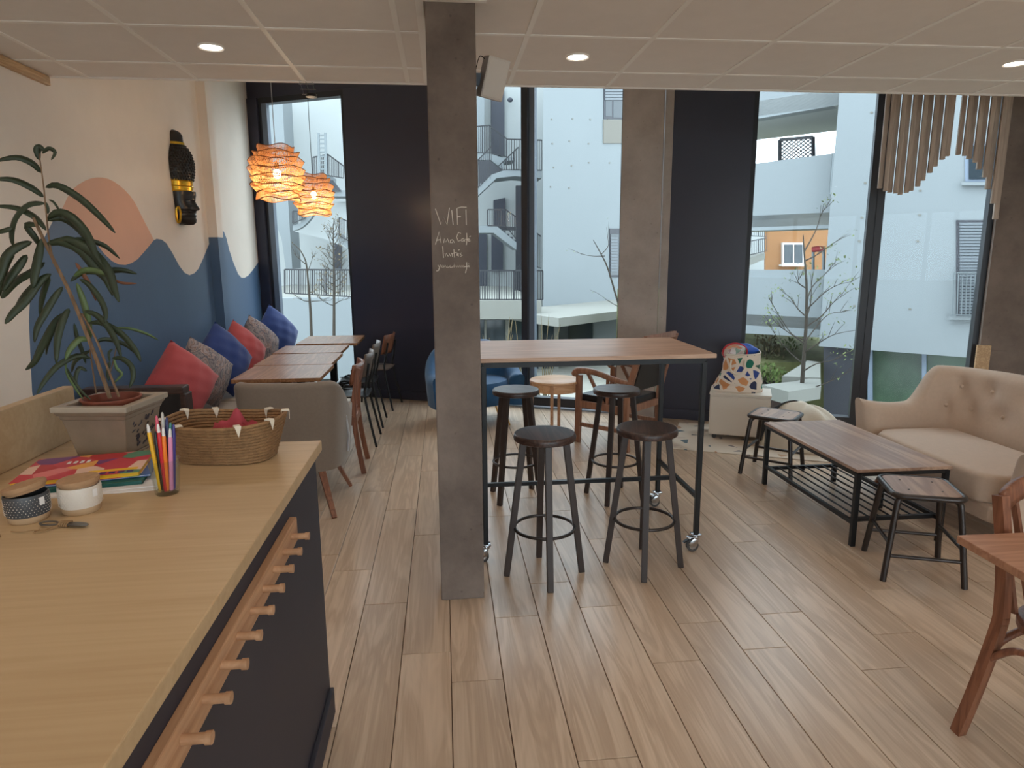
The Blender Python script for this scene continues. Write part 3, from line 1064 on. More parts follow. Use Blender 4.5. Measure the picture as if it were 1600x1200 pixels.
lf([(172, 565), (168, 580), (170, 595)], .005)
lf([(178, 560), (182, 575), (190, 585), (176, 600)], .0045, 'leaf_light')
lf([(176, 545), (170, 552), (172, 566)], .0035)
lf([(140, 548), (130, 555), (116, 566), (112, 582)], .006, dy=.05)

# basket with a cloth
bk = thing('basket', 'low woven seagrass basket with white cotton tufts on the worktop', 'basket', (-.672, 2.055, CT), R(-8))


def ring(a, b, z, n=48, p=2.9):
    out = []
    for i in range(n):
        t = 2 * math.pi * i / n
        c, s = math.cos(t), math.sin(t)
        out.append((a * math.copysign(abs(c) ** (2 / p), c), b * math.copysign(abs(s) ** (2 / p), s), z))
    return out


nb = 13
for i in range(nb):
    t = i / (nb - 1)
    a, b = .135 + .035 * t, .088 + .034 * t
    z = .006 + .0092 * i
    pts = ring(a, b, z)
    pts = [(x, y, zz + (.012 * (x / a) ** 2 * t)) for x, y, zz in pts]
    m = MB().tube(pts, .0052, 8, closed=True)
    # twisted strand relief
    for q in range(0, 48, 1):
        p0, p1 = Vector(pts[q]), Vector(pts[(q + 1) % 48])
        o_ = Vector((p0.x, p0.y, 0)).normalized() * .0055
        m.bar(p0 + o_ * .85 + Vector((0, 0, -.0026)), p1 + o_ * .85 + Vector((0, 0, .0022)), .0035, .0022)
    m.build('coil', 'seagrass', bk)
MB().prism([(x, y) for x, y, z in ring(.133, .086, 0)], .001, .006).build('base', 'seagrass', bk)
top = ring(.170, .122, .115)
for q in (3, 9, 15, 21, 27, 33, 39, 45):
    p = Vector(top[q])
    p.z += .012 * (p.x / .17) ** 2
    o_ = Vector((p.x, p.y, 0)).normalized()
    s_ = Vector((-o_.y, o_.x, 0))
    m = MB()
    z = Vector((0, 0, 1))
    for off, top_only in ((.010, 0), (-.010, 0)):
        b_ = p + o_ * off
        m.add([b_ - s_ * .009 + z * .006, b_ + s_ * .009 + z * .006, b_ - z * .024, b_ - s_ * .009 + z * .006 + o_ * math.copysign(.003, off), b_ + s_ * .009 + z * .006 + o_ * math.copysign(.003, off), b_ - z * .024 + o_ * math.copysign(.002, off)],
              [(0, 1, 2), (5, 4, 3), (0, 3, 4, 1), (1, 4, 5, 2), (2, 5, 3, 0)])
    m.bar(p - s_ * .009 + z * .008, p + s_ * .009 + z * .008, .022, .005)
    m.build('cotton_tuft', 'cotton_white', bk, bevel=.001, segs=1)


def cloth_fn(u, v):
    x, y = (u - .5) * .16, (v - .5) * .12
    h = .058 * math.exp(-((x - .01) / .045) ** 2 - ((y + .005) / .035) ** 2) + .012 * math.sin(u * 17 + v * 9) + .008 * math.cos(v * 21 - u * 5)
    return (x, y, max(.0, .062 + h))


cl = MB().grid(cloth_fn, 26, 22).build('folded_cloth', 'cloth_rose', solid=.002, loc=(-.655, 2.075, CT + .012), rz=R(-5))
tag(cl, 'rose red crumpled cloth lying in the woven basket', 'cloth')

# glass of pens
gl = thing('tumbler', 'clear straight glass holding coloured pens on the worktop', 'glass', (-.73, 1.735, CT))
MB().lathe([(0, .0), (.026, 0), (.029, .004), (.0385, .093), (.0368, .093), (.0272, .012), (0, .009)], 32, caps=False).build('bowl', 'clear_glass', gl, fix=False)
pens = [('yellow', (236, 180, 40), -.028, -.006, -.015, -.002, .188), ('pink-tipped', (214, 84, 110), -.012, .012, -.006, .006, .205), ('pale grey', (190, 186, 180), .0, .02, -.002, .010, .212), ('black', (34, 30, 34), -.012, -.004, -.008, -.004, .168),
        ('navy', (44, 48, 96), .012, .014, .006, .006, .200), ('red', (196, 30, 48), .002, -.018, .001, -.010, .190), ('orange', (238, 128, 44), .013, -.016, .004, -.008, .180), ('brown', (98, 58, 44), .004, .002, .0, .0, .165),
        ('teal-capped', (60, 128, 120), .024, .004, .010, .004, .188), ('pale pink', (220, 140, 178), .028, -.012, .013, -.006, .176), ('violet', (66, 58, 130), .032, .002, .015, .003, .184)]
for nm, rgb, xt, yt, xb, yb, hh in pens:
    mn = 'pen_' + nm.replace('-', '_').replace(' ', '_')
    plain(mn, rgb, .35)
    o = thing('felt_pen', nm + ' felt pen standing in the clear glass', 'pen', (-.73, 1.735, CT), group='felt pens in the glass')
    a, b = Vector((xb, yb, .0105)), Vector((xt, yt, hh))
    d = (b - a).normalized()
    MB().tube([a, a + d * .004, b - d * .026, b - d * .02], [.0038, .0053, .0053, .0038], 10).build('barrel', mn, o)
    MB().tube([b - d * .022, b - d * .006, b], [.0042, .0034, .0018], 10).build('cap', 'paper_white' if nm in ('yellow', 'red', 'orange', 'pale pink') else mn, o)


# two storage jars
def jar(x, y, mat, label, tilt):
    o = thing('storage_jar', label, 'jar', (x, y, CT), group='cork-lidded jars')
    MB().lathe([(0, .0), (.0385, 0), (.041, .003), (.043, .016)], 36, caps=False).build('foot', 'jar_clay', o)
    m = MB().lathe([(.043, .016), (.0455, .03), (.046, .062), (.045, .066), (.042, .066), (.042, .02), (0, .02)], 36, caps=False)
    b = m.build('body', mat, o)
    dots = MB()
    for r_ in range(7):
        for k_ in range(36):
            a = 2 * math.pi * (k_ + .5 * (r_ % 2)) / 36
            z = .022 + r_ * .006
            dots.ball((.0458 * math.cos(a), .0458 * math.sin(a), z), .0010, 6)
    tag(dots.build('relief_dots', 'jar_white' if mat == 'jar_dark' else mat, b), kind='stuff')
    l = MB().lathe([(0, -.004), (.0405, -.004), (.0405, .002), (.0445, .003), (.0458, .009), (.0445, .0135), (0, .0135)], 36, caps=False).build('cork_lid', 'cork', o)
    l.location = (0, 0, .067 + abs(math.sin(tilt)) * .03)
    l.rotation_euler = (0, -tilt, 0)
    t = MB().span((-.006, -.001, -.009), (.006, .0, .009)).build('tag', 'paper_white', o)
    t.location = (.0455 * math.cos(-.35), .0455 * math.sin(-.35) - .001, .05)
    t.rotation_euler[2] = R(70)
    return o


jar(-.985, 1.59, 'jar_dark', 'dark grey dotted jar with a tilted cork lid on the worktop', R(12))
jar(-.89, 1.635, 'jar_white', 'white ribbed jar with a flat cork lid on the worktop', R(3))

# magazines and papers
def book(x, y, z, w, d, h, rot, cov, edge, label, name='magazine', cat='magazine'):
    o = thing(name, label, cat, (x, y, z), rot, 'magazines piled on the worktop')
    MB().span((-w / 2 + .002, -d / 2 + .002, .0012), (w / 2 - .002, d / 2 - .002, h - .0012)).build('pages', edge, o)
    MB().span((-w / 2, -d / 2, h - .0012), (w / 2, d / 2, h)).build('front_cover', cov, o)
    MB().span((-w / 2, -d / 2, 0), (w / 2, d / 2, .0012)).build('back_cover', cov, o)
    return o


for i, (x, y, rot, lab) in enumerate([(-.93, 1.845, R(8), 'white paper sheet lowest under the magazines, poking out at the front'), (-.925, 1.86, R(14), 'white paper sheet lying directly under the green-edged magazine')]):
    o = MB().span((-.15, -.105, 0), (.15, .105, .0018)).build('paper_sheet', 'paper_white', loc=(x, y, CT + .0005 + .0022 * i), rz=rot)
    tag(o, lab, 'paper', 'loose paper sheets')
z0 = CT + .0052
book(-.985, 1.882, z0, .29, .22, .010, R(12), 'cover_green', 'cover_green', 'green-edged magazine at the bottom of the pile')
book(-.97, 1.90, z0 + .0105, .27, .20, .005, R(16), 'cover_blue', 'paper_white', 'thin blue magazine in the middle of the pile')
top_b = book(-1.005, 1.90, z0 + .016, .30, .22, .013, R(12), 'cover_red', 'cover_yellow', 'bright red picture magazine with yellow edge on top of the pile')
m = MB()
for i in range(5):
    m.span((.03 + .022 * i, -.104, .0131), (.046 + .022 * i, -.088, .0133))
m.build('printed_squares', 'ink_violet', top_b)
m = MB()
for i in range(4):
    m.span((-.06 + .016 * i, .03, .0131), (-.051 + .016 * i, .055, .0133))
m.build('printed_title', 'paper_white', top_b)
MB().span((.02, -.082, .0131), (.14, -.062, .0132)).build('printed_band', 'cover_yellow', top_b)

# pewter tag on a twine
kt = thing('twine_tag', 'small pewter clip wrapped with brown twine lying before the jars', 'key tag', (-.885, 1.535, CT + .001), R(-12))
MB().lathe([(0, 0), (.5, 0), (.55, .2), (.5, .4), (0, .4)], 20, c=(0, 0, 0), caps=False).build('plate', 'pewter', kt)
kt.children[0].scale = (.055, .018, .009)
kt.children[0].location = (.038, 0, .004)
m = MB().tube([(.022 * math.cos(t) - .03, .011 * math.sin(t), .005) for t in [2 * math.pi * i / 16 for i in range(16)]], .0022, 6, closed=True)
m.build('loop', 'pewter', kt)
m = MB()
for i in range(5):
    x = .0 + i * .005
    m.tube([(x + .002 * math.sin(a), .0105 * math.cos(a), .006 + .006 * math.sin(a)) for a in [2 * math.pi * j / 10 for j in range(10)]], .0016, 5, closed=True)
m.tube(spline([(.0, -.01, .004), (-.02, -.03, .002), (-.04, -.035, .002), (-.055, -.045, .002), (-.085, -.045, .002)], 16), .0014, 5)
m.tube(spline([(.0, -.01, .004), (-.012, -.035, .002), (-.03, -.045, .002), (-.03, -.028, .002)], 12), .0014, 5)
m.build('twine', 'twine', kt)
tw = MB().tube(spline([(-1.06, 1.53, CT + .002), (-1.03, 1.515, CT + .002), (-1.0, 1.50, CT + .002), (-.985, 1.482, CT + .002), (-1.0, 1.468, CT + .002), (-1.04, 1.47, CT + .002)], 16), .0018, 6).build('twine_end', 'twine')
tag(tw, 'loose curled end of brown twine beside the dark jar', 'twine')

# loudspeaker on the pillar
sp = thing('loudspeaker', 'small white loudspeaker tilted down on the pillar', 'speaker', (.16, 3.08, 2.36))
b = MB().box((0, 0, 0), (.098, .11, .165)).build('cabinet', 'speaker_white', sp, bevel=.006)
b.location = (.075, .0, 0)
b.rotation_euler = (R(14), R(11), R(12))
MB().box((0, -.056, 0), (.088, .003, .152)).build('grille', 'speaker_white', b, bevel=.001, segs=1)
MB().bar((-.004, .02, .0), (.05, .02, 0), .02, .05).build('bracket', 'frame_grey', sp)
MB().tube(spline([(.0, .03, .03), (.02, .0, .09), (.05, .0, .07)], 10), .002, 6).build('wire', 'cable_black', sp)

# ================================================================== BENCH SIDE
bn = thing('bench', 'long wall bench with a light grey seat cushion', 'bench', (0, 0, 0))
MB().span((-2.19, 4.25, 0), (-1.62, 8.05, .33)).build('plinth', 'dark_wood', bn)
for i in range(3):
    a = 4.262 + 1.264 * i
    MB().span((-2.185, a, .335), (-1.56, a + 1.255, .46)).build('seat_cushion', 'bench_fabric', bn, bevel=.03, segs=3)
MB().span((-2.19, 4.17, 0), (-1.60, 4.25, .80)).build('end_panel', 'black_leather', bn, bevel=.012)
MB().span((-2.19, 4.155, .79), (-1.595, 4.262, .835)).build('armrest', 'dark_wood', bn, bevel=.008)
MB().bar((-1.60, 4.208, .0), (-1.60, 4.208, .79), .035, .11).build('post', 'dark_wood', bn, bevel=.005)


def pillow(label, mat, loc, yaw, lean, roll, s=.50, th=.22):
    n = 22

    def side(sg):
        def fn(u, v):
            x, y = 2 * u - 1, 2 * v - 1
            pin = 1 - .10 * (abs(x) ** 2) * (1 - abs(y) ** 3) * 1.0
            pin2 = 1 - .10 * (abs(y) ** 2) * (1 - abs(x) ** 3) * 1.0
            e = max(0, (1 - x * x) * (1 - y * y)) ** .42
            wr = .006 * math.sin(9 * x + 4 * y) * e + .005 * math.sin(13 * y - 5 * x) * e
            return (x * s / 2 * pin2, sg * (th / 2 * e + wr * .6), y * s / 2 * pin)
        return fn
    m = MB().grid(side(-1), n, n).grid(side(1), n, n)
    o = m.build('throw_pillow', mat, smooth=True)
    M_ = Matrix.Rotation(yaw, 4, 'Z') @ Matrix.Rotation(lean, 4, 'X') @ Matrix.Rotation(roll, 4, 'Y')
    o.matrix_world = Matrix.Translation(loc) @ M_
    return tag(o, label, 'pillow', 'throw pillows on the bench')


pillow('red pillow nearest the dark bench end', 'pillow_red', (-1.83, 4.78, .755), R(58), R(-16), R(46), .43)
pillow('grey patterned pillow between the red and the dark blue one', 'pillow_print', (-1.85, 5.26, .735), R(60), R(-16), R(40), .42)
pillow('dark blue pillow in the middle of the row, before the boxed post', 'pillow_blue', (-1.84, 5.72, .775), R(64), R(-16), R(50), .46)
pillow('red pillow behind the dark blue one, nearer the window', 'pillow_red', (-1.85, 6.28, .755), R(64), R(-16), R(46), .44)
pillow('grey patterned pillow close to the window', 'pillow_print', (-1.85, 6.85, .755), R(66), R(-16), R(42), .44)
pillow('bright blue pillow in the corner by the window', 'pillow_blue', (-1.82, 7.48, .785), R(62), R(-16), R(46), .48)

# four bench tables
def bench_table(x0, x1, y0, y1, label):
    cx, cy = (x0 + x1) / 2, (y0 + y1) / 2
    o = thing('bench_table', label, 'table', (cx, cy, 0), group='small square tables along the bench')
    w, d = x1 - x0, y1 - y0
    MB().span((-w / 2, -d / 2, .722), (w / 2, d / 2, .75)).build('top', 'walnut_top', o, bevel=.003)
    MB().box((0, 0, .36), (.07, .07, .70)).build('column', 'black_metal', o, bevel=.004)
    MB().box((0, 0, .714), (.34, .34, .012)).build('plate', 'black_metal', o)
    MB().box((0, 0, .008), (.40, .40, .016)).build('base', 'black_metal', o, bevel=.004)


bench_table(-1.53, -.905, 4.85, 5.48, 'small wooden table closest to the grey tub chair')
bench_table(-1.55, -.93, 5.50, 6.14, 'second wooden bench table, beyond the closest one')
bench_table(-1.57, -.955, 6.19, 6.73, 'third wooden bench table along the row')
bench_table(-1.50, -.89, 6.86, 7.55, 'last wooden bench table, right by the window')

# chairs on the aisle side, facing the tables (local +Y is the sitting direction)
wc = thing('dining_chair', 'reddish wooden chair with a curved back rail and pale seat at the first bench table', 'chair', (-.86, 5.09, 0), R(92))
for sx_ in (-1, 1):
    m = MB()
    p = spline([(sx_ * .19, -.22, 0), (sx_ * .18, -.185, .22), (sx_ * .175, -.165, .45), (sx_ * .17, -.185, .66), (sx_ * .165, -.215, .80)], 9)
    for a, b in zip(p, p[1:]):
        m.bar(a, b, .03, .036)
    m.build('back_leg', 'chair_wood', wc)
    MB().bar((sx_ * .19, .20, .43), (sx_ * .20, .215, 0), .036, .036, w2=.024, h2=.024).build('front_leg', 'chair_wood', wc, bevel=.003)
    MB().bar((sx_ * .18, -.17, .405), (sx_ * .19, .20, .405), .022, .06).build('seat_rail', 'chair_wood', wc)
MB().bar((-.18, .2, .405), (.18, .2, .405), .022, .06).build('seat_rail', 'chair_wood', wc)
MB().bar((-.17, -.17, .405), (.17, -.17, .405), .022, .06).build('seat_rail', 'chair_wood', wc)
MB().prism([(-.185, -.16), (.185, -.16), (.205, .225), (-.205, .225)], .435, .47).build('seat', 'seat_pink', wc, bevel=.014, segs=3)


def curved_back(w, z0, z1, y0, lean, bow, th):
    def fn(u, v):
        a = (u - .5) * 2
        return (a * w / 2, y0 + bow * a * a - lean * v, z0 + (z1 - z0) * v)
    return MB().grid(fn, 15, 5)


curved_back(.42, .68, .825, -.215, .03, .055, .015).build('back_rail', 'chair_wood', wc, solid=.018)


def ply_chair(label, x, y, rz, bmat, smat, ring_legs=True):
    o = thing('ply_chair', label, 'chair', (x, y, 0), rz, 'tube-legged chairs at the bench tables')

    def seat(u, v):
        a, b = (u - .5) * 2, (v - .5) * 2
        return (a * (.20 - .02 * (b < -.5)), b * .19, .445 - .012 * (1 - a * a) + .012 * b * b * (b > 0) * -1)
    MB().grid(seat, 11, 11).build('seat', smat, o, solid=.014)
    curved_back(.40, .60, .80, -.20, .045, .05, .012).build('backrest', bmat, o, solid=.012)
    for sx_ in (-1, 1):
        MB().tube(spline([(sx_ * .21, -.25, 0), (sx_ * .175, -.17, .42), (sx_ * .17, -.185, .55), (sx_ * .16, -.213, .72)], 14), .0105, 8).build('back_leg', 'black_metal', o)
        MB().tube(spline([(sx_ * .205, .21, 0), (sx_ * .17, .15, .42), (sx_ * .15, .0, .432), (sx_ * .15, -.15, .432)], 14), .0105, 8).build('front_leg', 'black_metal', o)
    return o


ply_chair('dark-seated chair with a greyish brown back at the second bench table', -.86, 5.83, R(90), 'ply_taupe', 'black_leather')
ply_chair('chair with a taupe back and dark seat at the third bench table', -.86, 6.48, R(90), 'ply_taupe', 'black_leather')
ply_chair('chair with a brown wooden back on thin metal legs by the last bench table', -.78, 7.24, R(80), 'chair_wood', 'ply_taupe')


# upholstered shells: a curved wall of padding along a plan path
def shell(path, height, zb, th, lean, tufts=(), n=60, m_in=16):
    """path: plan points from one front tip round the back to the other (outer line), inward to its left"""
    pts = spline([(x, y, 0) for x, y in path], n)
    rows = []
    for i, p in enumerate(pts):
        d = (pts[min(i + 1, n - 1)] - pts[max(i - 1, 0)]).normalized()
        nin = Vector((-d.y, d.x, 0))
        t = i / (n - 1)
        h = height(t)
        ee = smoothstep(min(t, 1 - t) / .035) ** .5
        w = th * (.55 + .45 * ee)
        row = []
        for j in range(m_in):                      # inner face upward
            z = zb + (h - w / 2 - zb) * j / (m_in - 1)
            q = p + nin * (w - lean * (z - zb)) + Vector((0, 0, z))
            for (bt, bz, dep, rad) in tufts:
                dd = ((t - bt) * 2.6) ** 2 + (z - bz) ** 2
                q -= nin * dep * math.exp(-dd / rad ** 2)
            row.append(q)
        for j in range(1, 8):                      # rounded top
            a = math.pi * j / 8
            z = h - w / 2 + math.sin(a) * w / 2
            row.append(p + nin * (w / 2 + math.cos(a) * w / 2 - lean * (z - zb)) + Vector((0, 0, z)))
        for j in range(8):                         # outer face downward
            z = (h - w / 2) + (zb - h + w / 2) * j / 7
            row.append(p + nin * (-lean * (z - zb)) + Vector((0, 0, z)))
        rows.append(row)
    k = len(rows[0])
    m = MB()
    vs = [q for r_ in rows for q in r_]
    fs_ = [(i * k + j, i * k + (j + 1) % k, (i + 1) * k + (j + 1) % k, (i + 1) * k + j) for i in range(n - 1) for j in range(k)]
    fs_ += [tuple(range(k)), tuple(reversed(range((n - 1) * k, n * k)))]
    m.add(vs, fs_, 0, True)
    return m, pts


# grey tub chair, its back to the worktop
gc = thing('tub_chair', 'grey upholstered tub chair on splayed wooden legs before the first bench table', 'chair', (-1.01, 4.46, 0), R(-2))
path = [(.30, .28), (.315, .05), (.27, -.17), (.12, -.235), (0, -.24), (-.12, -.235), (-.27, -.17), (-.315, .05), (-.30, .28)]
mm, _ = shell(path[::-1], lambda t: .60 + .235 * smoothstep((.5 - abs(t - .5)) / .20 - .3), .24, .075, .09)
mm.build('back_shell', 'grey_fabric', gc)
pp = spline([(x, y, 0) for x, y in path[::-1]], 40)
m = MB()
for side in (1,):
    m.tube([Vector((.325, .05, .30)), Vector((.345, .02, .42)), Vector((.335, .0, .55)), Vector((.28, -.13, .78)), Vector((.20, -.24, .835))], .008, 6)
m.build('piping', 'piping_pale', gc)
MB().prism([(-.25, -.17), (.25, -.17), (.28, .3), (-.28, .3)], .26, .45).build('seat', 'grey_fabric', gc, bevel=.04, segs=3)
for sx_, sy_ in ((-1, -1), (1, -1), (-1, 1), (1, 1)):
    MB().bar((sx_ * .18, sy_ * .16, .27), (sx_ * .31, sy_ * .30 - .12, 0), .045, .03, w2=.03, h2=.022).build('leg', 'chair_wood', gc, bevel=.003)


# ---- pendant lamps
def pendant(p, rad, label, cable):
    o = thing('pendant_lamp', label, 'lamp', p, group='tiered rattan pendant lamps')
    rr = random.Random(int(p[1] * 100))
    tiers = [(.66, .60, .98, .74), (.84, .70, .76, .46), (1.0, .80, .50, .16), (1.02, .84, .18, -.14), (1.0, .80, -.12, -.44), (.96, .72, -.42, -.70), (.74, .80, -.66, -.95)]
    hgt = rad * .98
    for ti, (rt, rb, zt, zb) in enumerate(tiers):
        m = MB()
        ph = rr.uniform(0, 6)
        n = 88
        ringt, ringb, ringm = [], [], []
        for j in range(n):
            a = 2 * math.pi * j / n
            wob = 1 + .02 * math.sin(5 * a + ph)
            dz = .009 * math.sin(4 * a + ph * 2)
            ringt.append(Vector((rt * rad * wob * math.cos(a), rt * rad * wob * math.sin(a), zt * hgt + dz)))
            ringb.append(Vector((rb * rad * wob * math.cos(a + .05), rb * rad * wob * math.sin(a + .05), zb * hgt + dz)))
        for j in range(n):
            m.bar(ringt[j], ringb[j], .0046, .0020)
        m.build('weave', 'rattan', o)
        h = MB().tube(ringt, .0032, 5, closed=True).tube(ringb, .0038, 5, closed=True)
        h.build('hoop', 'rattan_dark', o)
    MB().tube([(0, 0, hgt * .95), (0, 0, HU - p[2] - .03)], .0028, 6).build('cable', cable, o)
    MB().lathe([(.0, .02), (.05, .02), (.05, .0), (0, 0)], 20, c=(0, 0, HU - p[2] - .03), caps=False).build('ceiling_cup', 'black_metal', o)
    MB().tube([(0, 0, hgt * .95), (0, 0, .07)], .0028, 6).tube([(0, 0, .075), (0, 0, .03)], .016, 10).build('socket', 'black_metal', o)
    MB().bar((-rad * .58, 0, hgt * .95), (rad * .58, 0, hgt * .95), .003).bar((0, -rad * .58, hgt * .95), (0, rad * .58, hgt * .95), .003).build('spider', 'rattan_dark', o)
    MB().ball((0, 0, .0), (.028, .028, .034), 16).build('bulb', 'bulb_glow', o)
    ld = bpy.data.lights.new('bulb_lamp', 'POINT')
    ld.energy = BULB_W
    ld.color = (1, .78, .50)
    ld.shadow_soft_size = .03
    l = bpy.data.objects.new('bulb_lamp', ld)
    COL.objects.link(l)
    l.parent = o
    l.location = (0, 0, -.06)


pendant((-1.187, 5.2, 2.205), .195, 'larger-looking woven pendant lamp hanging closer to the counter', 'cable_pale')
pendant((-1.17, 6.5, 2.168), .188, 'woven pendant lamp on a black cable hanging nearer the window', 'cable_black')
wb = thing('wire_bracket', 'small wire cage bracket clipped to the ceiling edge above the lamps', 'bracket', (-.77, CE + .02, H))
m = MB()
for dx in (-.035, 0, .035):
    m.tube([(dx, -.05, -.004), (dx, .03, -.03), (dx, .06, -.05)], .0015, 5)
for t in (.2, .6, 1.0):
    m.tube([(-.045, -.05 + .11 * t, -.004 - .046 * t), (.045, -.05 + .11 * t, -.004 - .046 * t)], .0015, 5)
m.build('cage', 'chrome', wb)
MB().lathe([(0, 0), (.03, 0), (.034, -.016), (0, -.018)], 18, c=(.01, .055, -.05), caps=False).build('cup', 'black_metal', wb)

# ---- carved mask on the painted wall: outward is +X, face looks along the wall
mk = thing('carved_mask', 'tall black and gold carved head hanging on the painted wall', 'wall mask', (XL, 6.06, 1.885))
prof = [(0, .10), (.02, .155), (.05, .17), (.075, .155), (.082, .168), (.098, .165), (.105, .178), (.118, .176), (.128, .215), (.14, .21), (.175, .18), (.20, .172), (.225, .178), (.26, .182)]
Zs = [0, .015, .04, .06, .075, .09, .10, .112, .122, .14, .165, .19, .215, .24, .27]
mid = [.125, .15, .158, .150, .160, .150, .162, .16, .20, .195, .175, .162, .164, .172, .172]
wid = [.05, .075, .09, .098, .102, .104, .106, .108, .11, .112, .116, .118, .12, .122, .122]


def head_fn(z0, z1, prof_pts, wid_pts, sharp):
    def fn(u, v):
        z = z0 + (z1 - z0) * v
        a = math.pi * (u - .5)
        d, w = interp(z, prof_pts), interp(z, wid_pts)
        nose = math.exp(-(a / sharp(z)) ** 2)
        base = d * .80
        r_ = base * math.cos(a) ** .8 + (d - base) * nose if abs(math.cos(a)) > 1e-6 else 0
        return (max(.0, r_), w * math.sin(a), z)
    return fn


K = 1.0
pm = [(z * K, d * .80) for z, d in zip(Zs, mid)]
wm = [(z * K, w * 1.0) for z, w in zip(Zs, wid)]
MB().grid(head_fn(0, .27, pm, wm, lambda z: .22 if .105 < z < .2 else .5), 41, 55).build('face', 'mask_black', mk)
m = MB()
for sg in (-1, 1):
    m.ball((.082, sg * .042, .158), (.014, .024, .007), 12)
    m.tube(spline([(.098, sg * .012, .172), (.096, sg * .045, .186), (.066, sg * .08, .178)], 10), .004, 6)
m.build('eyes', 'mask_black', mk)
m = MB()
m.tube(spline([(.088, -.03, .068), (.104, 0, .072), (.088, .03, .068)], 10), [.003, .0045, .0055, .006, .0055, .0055, .006, .0055, .0045, .003], 8)
m.tube(spline([(.090, -.022, .058), (.102, 0, .058), (.090, .022, .058)], 8), .0055, 8)
m.build('lips', 'mask_black', mk)
for sg in (-1, 1):
    m = MB()
    ring_ = spline([(.03, sg * .112, .14), (.045, sg * .122, .10), (.04, sg * .125, .04), (.022, sg * .122, .01), (.008, sg * .118, .05), (.012, sg * .114, .12), (.03, sg * .112, .14)], 22)
    m.tube(ring_, .009, 7)
    m.build('ear', 'mask_gold', mk)
band_p = [(.265, .113), (.30, .118), (.36, .12)]
band_w = [(.265, .128), (.31, .134), (.36, .138)]
m = MB().grid(head_fn(.265, .36, band_p, band_w, lambda z: .6), 33, 9)
for z in (.272, .31, .352):
    m.tube([(head_fn(.2, .4, band_p, band_w, lambda q: .6))(u / 24, (z - .2) / .2) for u in range(25)], .0055, 6)
m.build('gold_band', 'mask_gold', mk)
hp = [(.35, .116), (.42, .135), (.50, .140), (.57, .125), (.62, .10), (.645, .075)]
hw = [(.35, .136), (.43, .15), (.52, .145), (.58, .125), (.62, .10), (.645, .08)]
hfn = head_fn(.355, .645, hp, hw, lambda z: .7)
m = MB().grid(hfn, 33, 15)
for r_ in range(13):
    for c_ in range(15):
        p = hfn((c_ + .5 + .5 * (r_ % 2)) / 16, (r_ + .5) / 13)
        m.ball(p, .011, 6)
m.build('curled_hair', 'mask_black', mk)
kp = [(.64, .070), (.66, .075), (.72, .072), (.75, .055), (.765, .02)]
kw = [(.64, .066), (.66, .072), (.72, .068), (.75, .052), (.765, .02)]
MB().grid(head_fn(.66, .765, kp, kw, lambda z: .8), 25, 12).build('topknot', 'mask_black', mk)
MB().grid(head_fn(.640, .664, [(.6, .084), (.7, .082)], [(.6, .08), (.7, .078)], lambda z: .8), 25, 4).build('gold_ring', 'mask_gold', mk)

# ================================================================== BAR TABLE AND STOOLS
bt = thing('bar_table', 'tall bar table on castors with a pale wooden top and black frame', 'table', (0, 0, 0))
MB().span((.166, 3.29, 1.078), (1.40, 4.02, 1.10)).build('top', 'oak_top', bt, bevel=.003)
X0, X1, Y0, Y1 = .19, 1.345, 3.32, 3.99
fr = [((X0, Y0), (X1, Y0)), ((X0, Y1), (X1, Y1)), ((X0, Y0), (X0, Y1)), ((X1, Y0), (X1, Y1))]
for a, b in fr:
    MB().bar((*a, 1.063), (*b, 1.063), .025, .028).build('apron', 'black_metal', bt)
for x in (X0, X1):
    for y in (Y0, Y1):
        MB().box((x, y, .58), (.026, .026, .96)).build('leg', 'black_metal', bt, bevel=.002, segs=1)
        ca = thing('castor', None, None)
        bpy.data.objects.remove(ca)
        sgn = 1
        w = MB()
        w.box((x, y, .097), (.05, .05, .008)).tube([(x, y, .09), (x, y, .075)], .02, 14)
        for s in (-1, 1):
            w.extrude([(x - .012, y + s * .014, .082), (x + .014, y + s * .014, .082), (x + .006, y + s * .014, .03), (x - .034, y + s * .014, .03), (x - .044, y + s * .014, .05)], (0, s * .003, 0))
        w.box((x - .02, y, .083), (.06, .03, .006))
        c = w.build('castor', 'chrome', bt, bevel=.001, segs=1)
        MB().tube([(x - .018, y - .011, .033), (x - .018, y + .011, .033)], .033, 22).build('wheel', 'rubber', c)
        MB().tube([(x - .018, y - .0125, .033), (x - .018, y + .0125, .033)], .02, 18).build('hub', 'chrome', c)
        MB().bar((x - .04, y, .07), (x - .07, y, .052), .02, .006).build('brake_pedal', 'black_metal', c)
for x in (X0, X1):
    MB().bar((x, Y0, .31), (x, Y1, .31), .022, .022).build('stretcher', 'black_metal', bt)
MB().bar((X0, 3.655, .31), (X1, 3.655, .31), .022, .022).build('stretcher', 'black_metal', bt)


def bar_stool(x, y, rz, label):
    o = thing('bar_stool', label, 'stool', (x, y, 0), rz, 'round dark bar stools')
    MB().lathe([(0, .712), (.146, .712), (.153, .716), (.155, .732), (.152, .744), (.147, .7478), (.1455, .748), (.14, .748), (0, .748)], 44, caps=False).build('seat', 'dark_stool', o)
    for i in range(4):
        a = math.pi / 2 * i
        c, s = math.cos(a), math.sin(a)
        MB().bar((.105 * c, .105 * s, .714), (.195 * c, .195 * s, 0), .033, .033, w2=.03, h2=.03, up=(c, s, 0)).build('leg', 'stool_leg', o, bevel=.003)
    MB().tube([(.152 * math.cos(t), .152 * math.sin(t), .255) for t in [2 * math.pi * i / 40 for i in range(40)]], .0085, 8, closed=True).build('foot_ring', 'gun_metal', o)
    for i in range(4):
        a = math.pi / 2 * i
        MB().tube([(.155 * math.cos(a), .155 * math.sin(a), .255), (.168 * math.cos(a), .168 * math.sin(a), .255)], .008, 10).build('bolt', 'chrome', o)


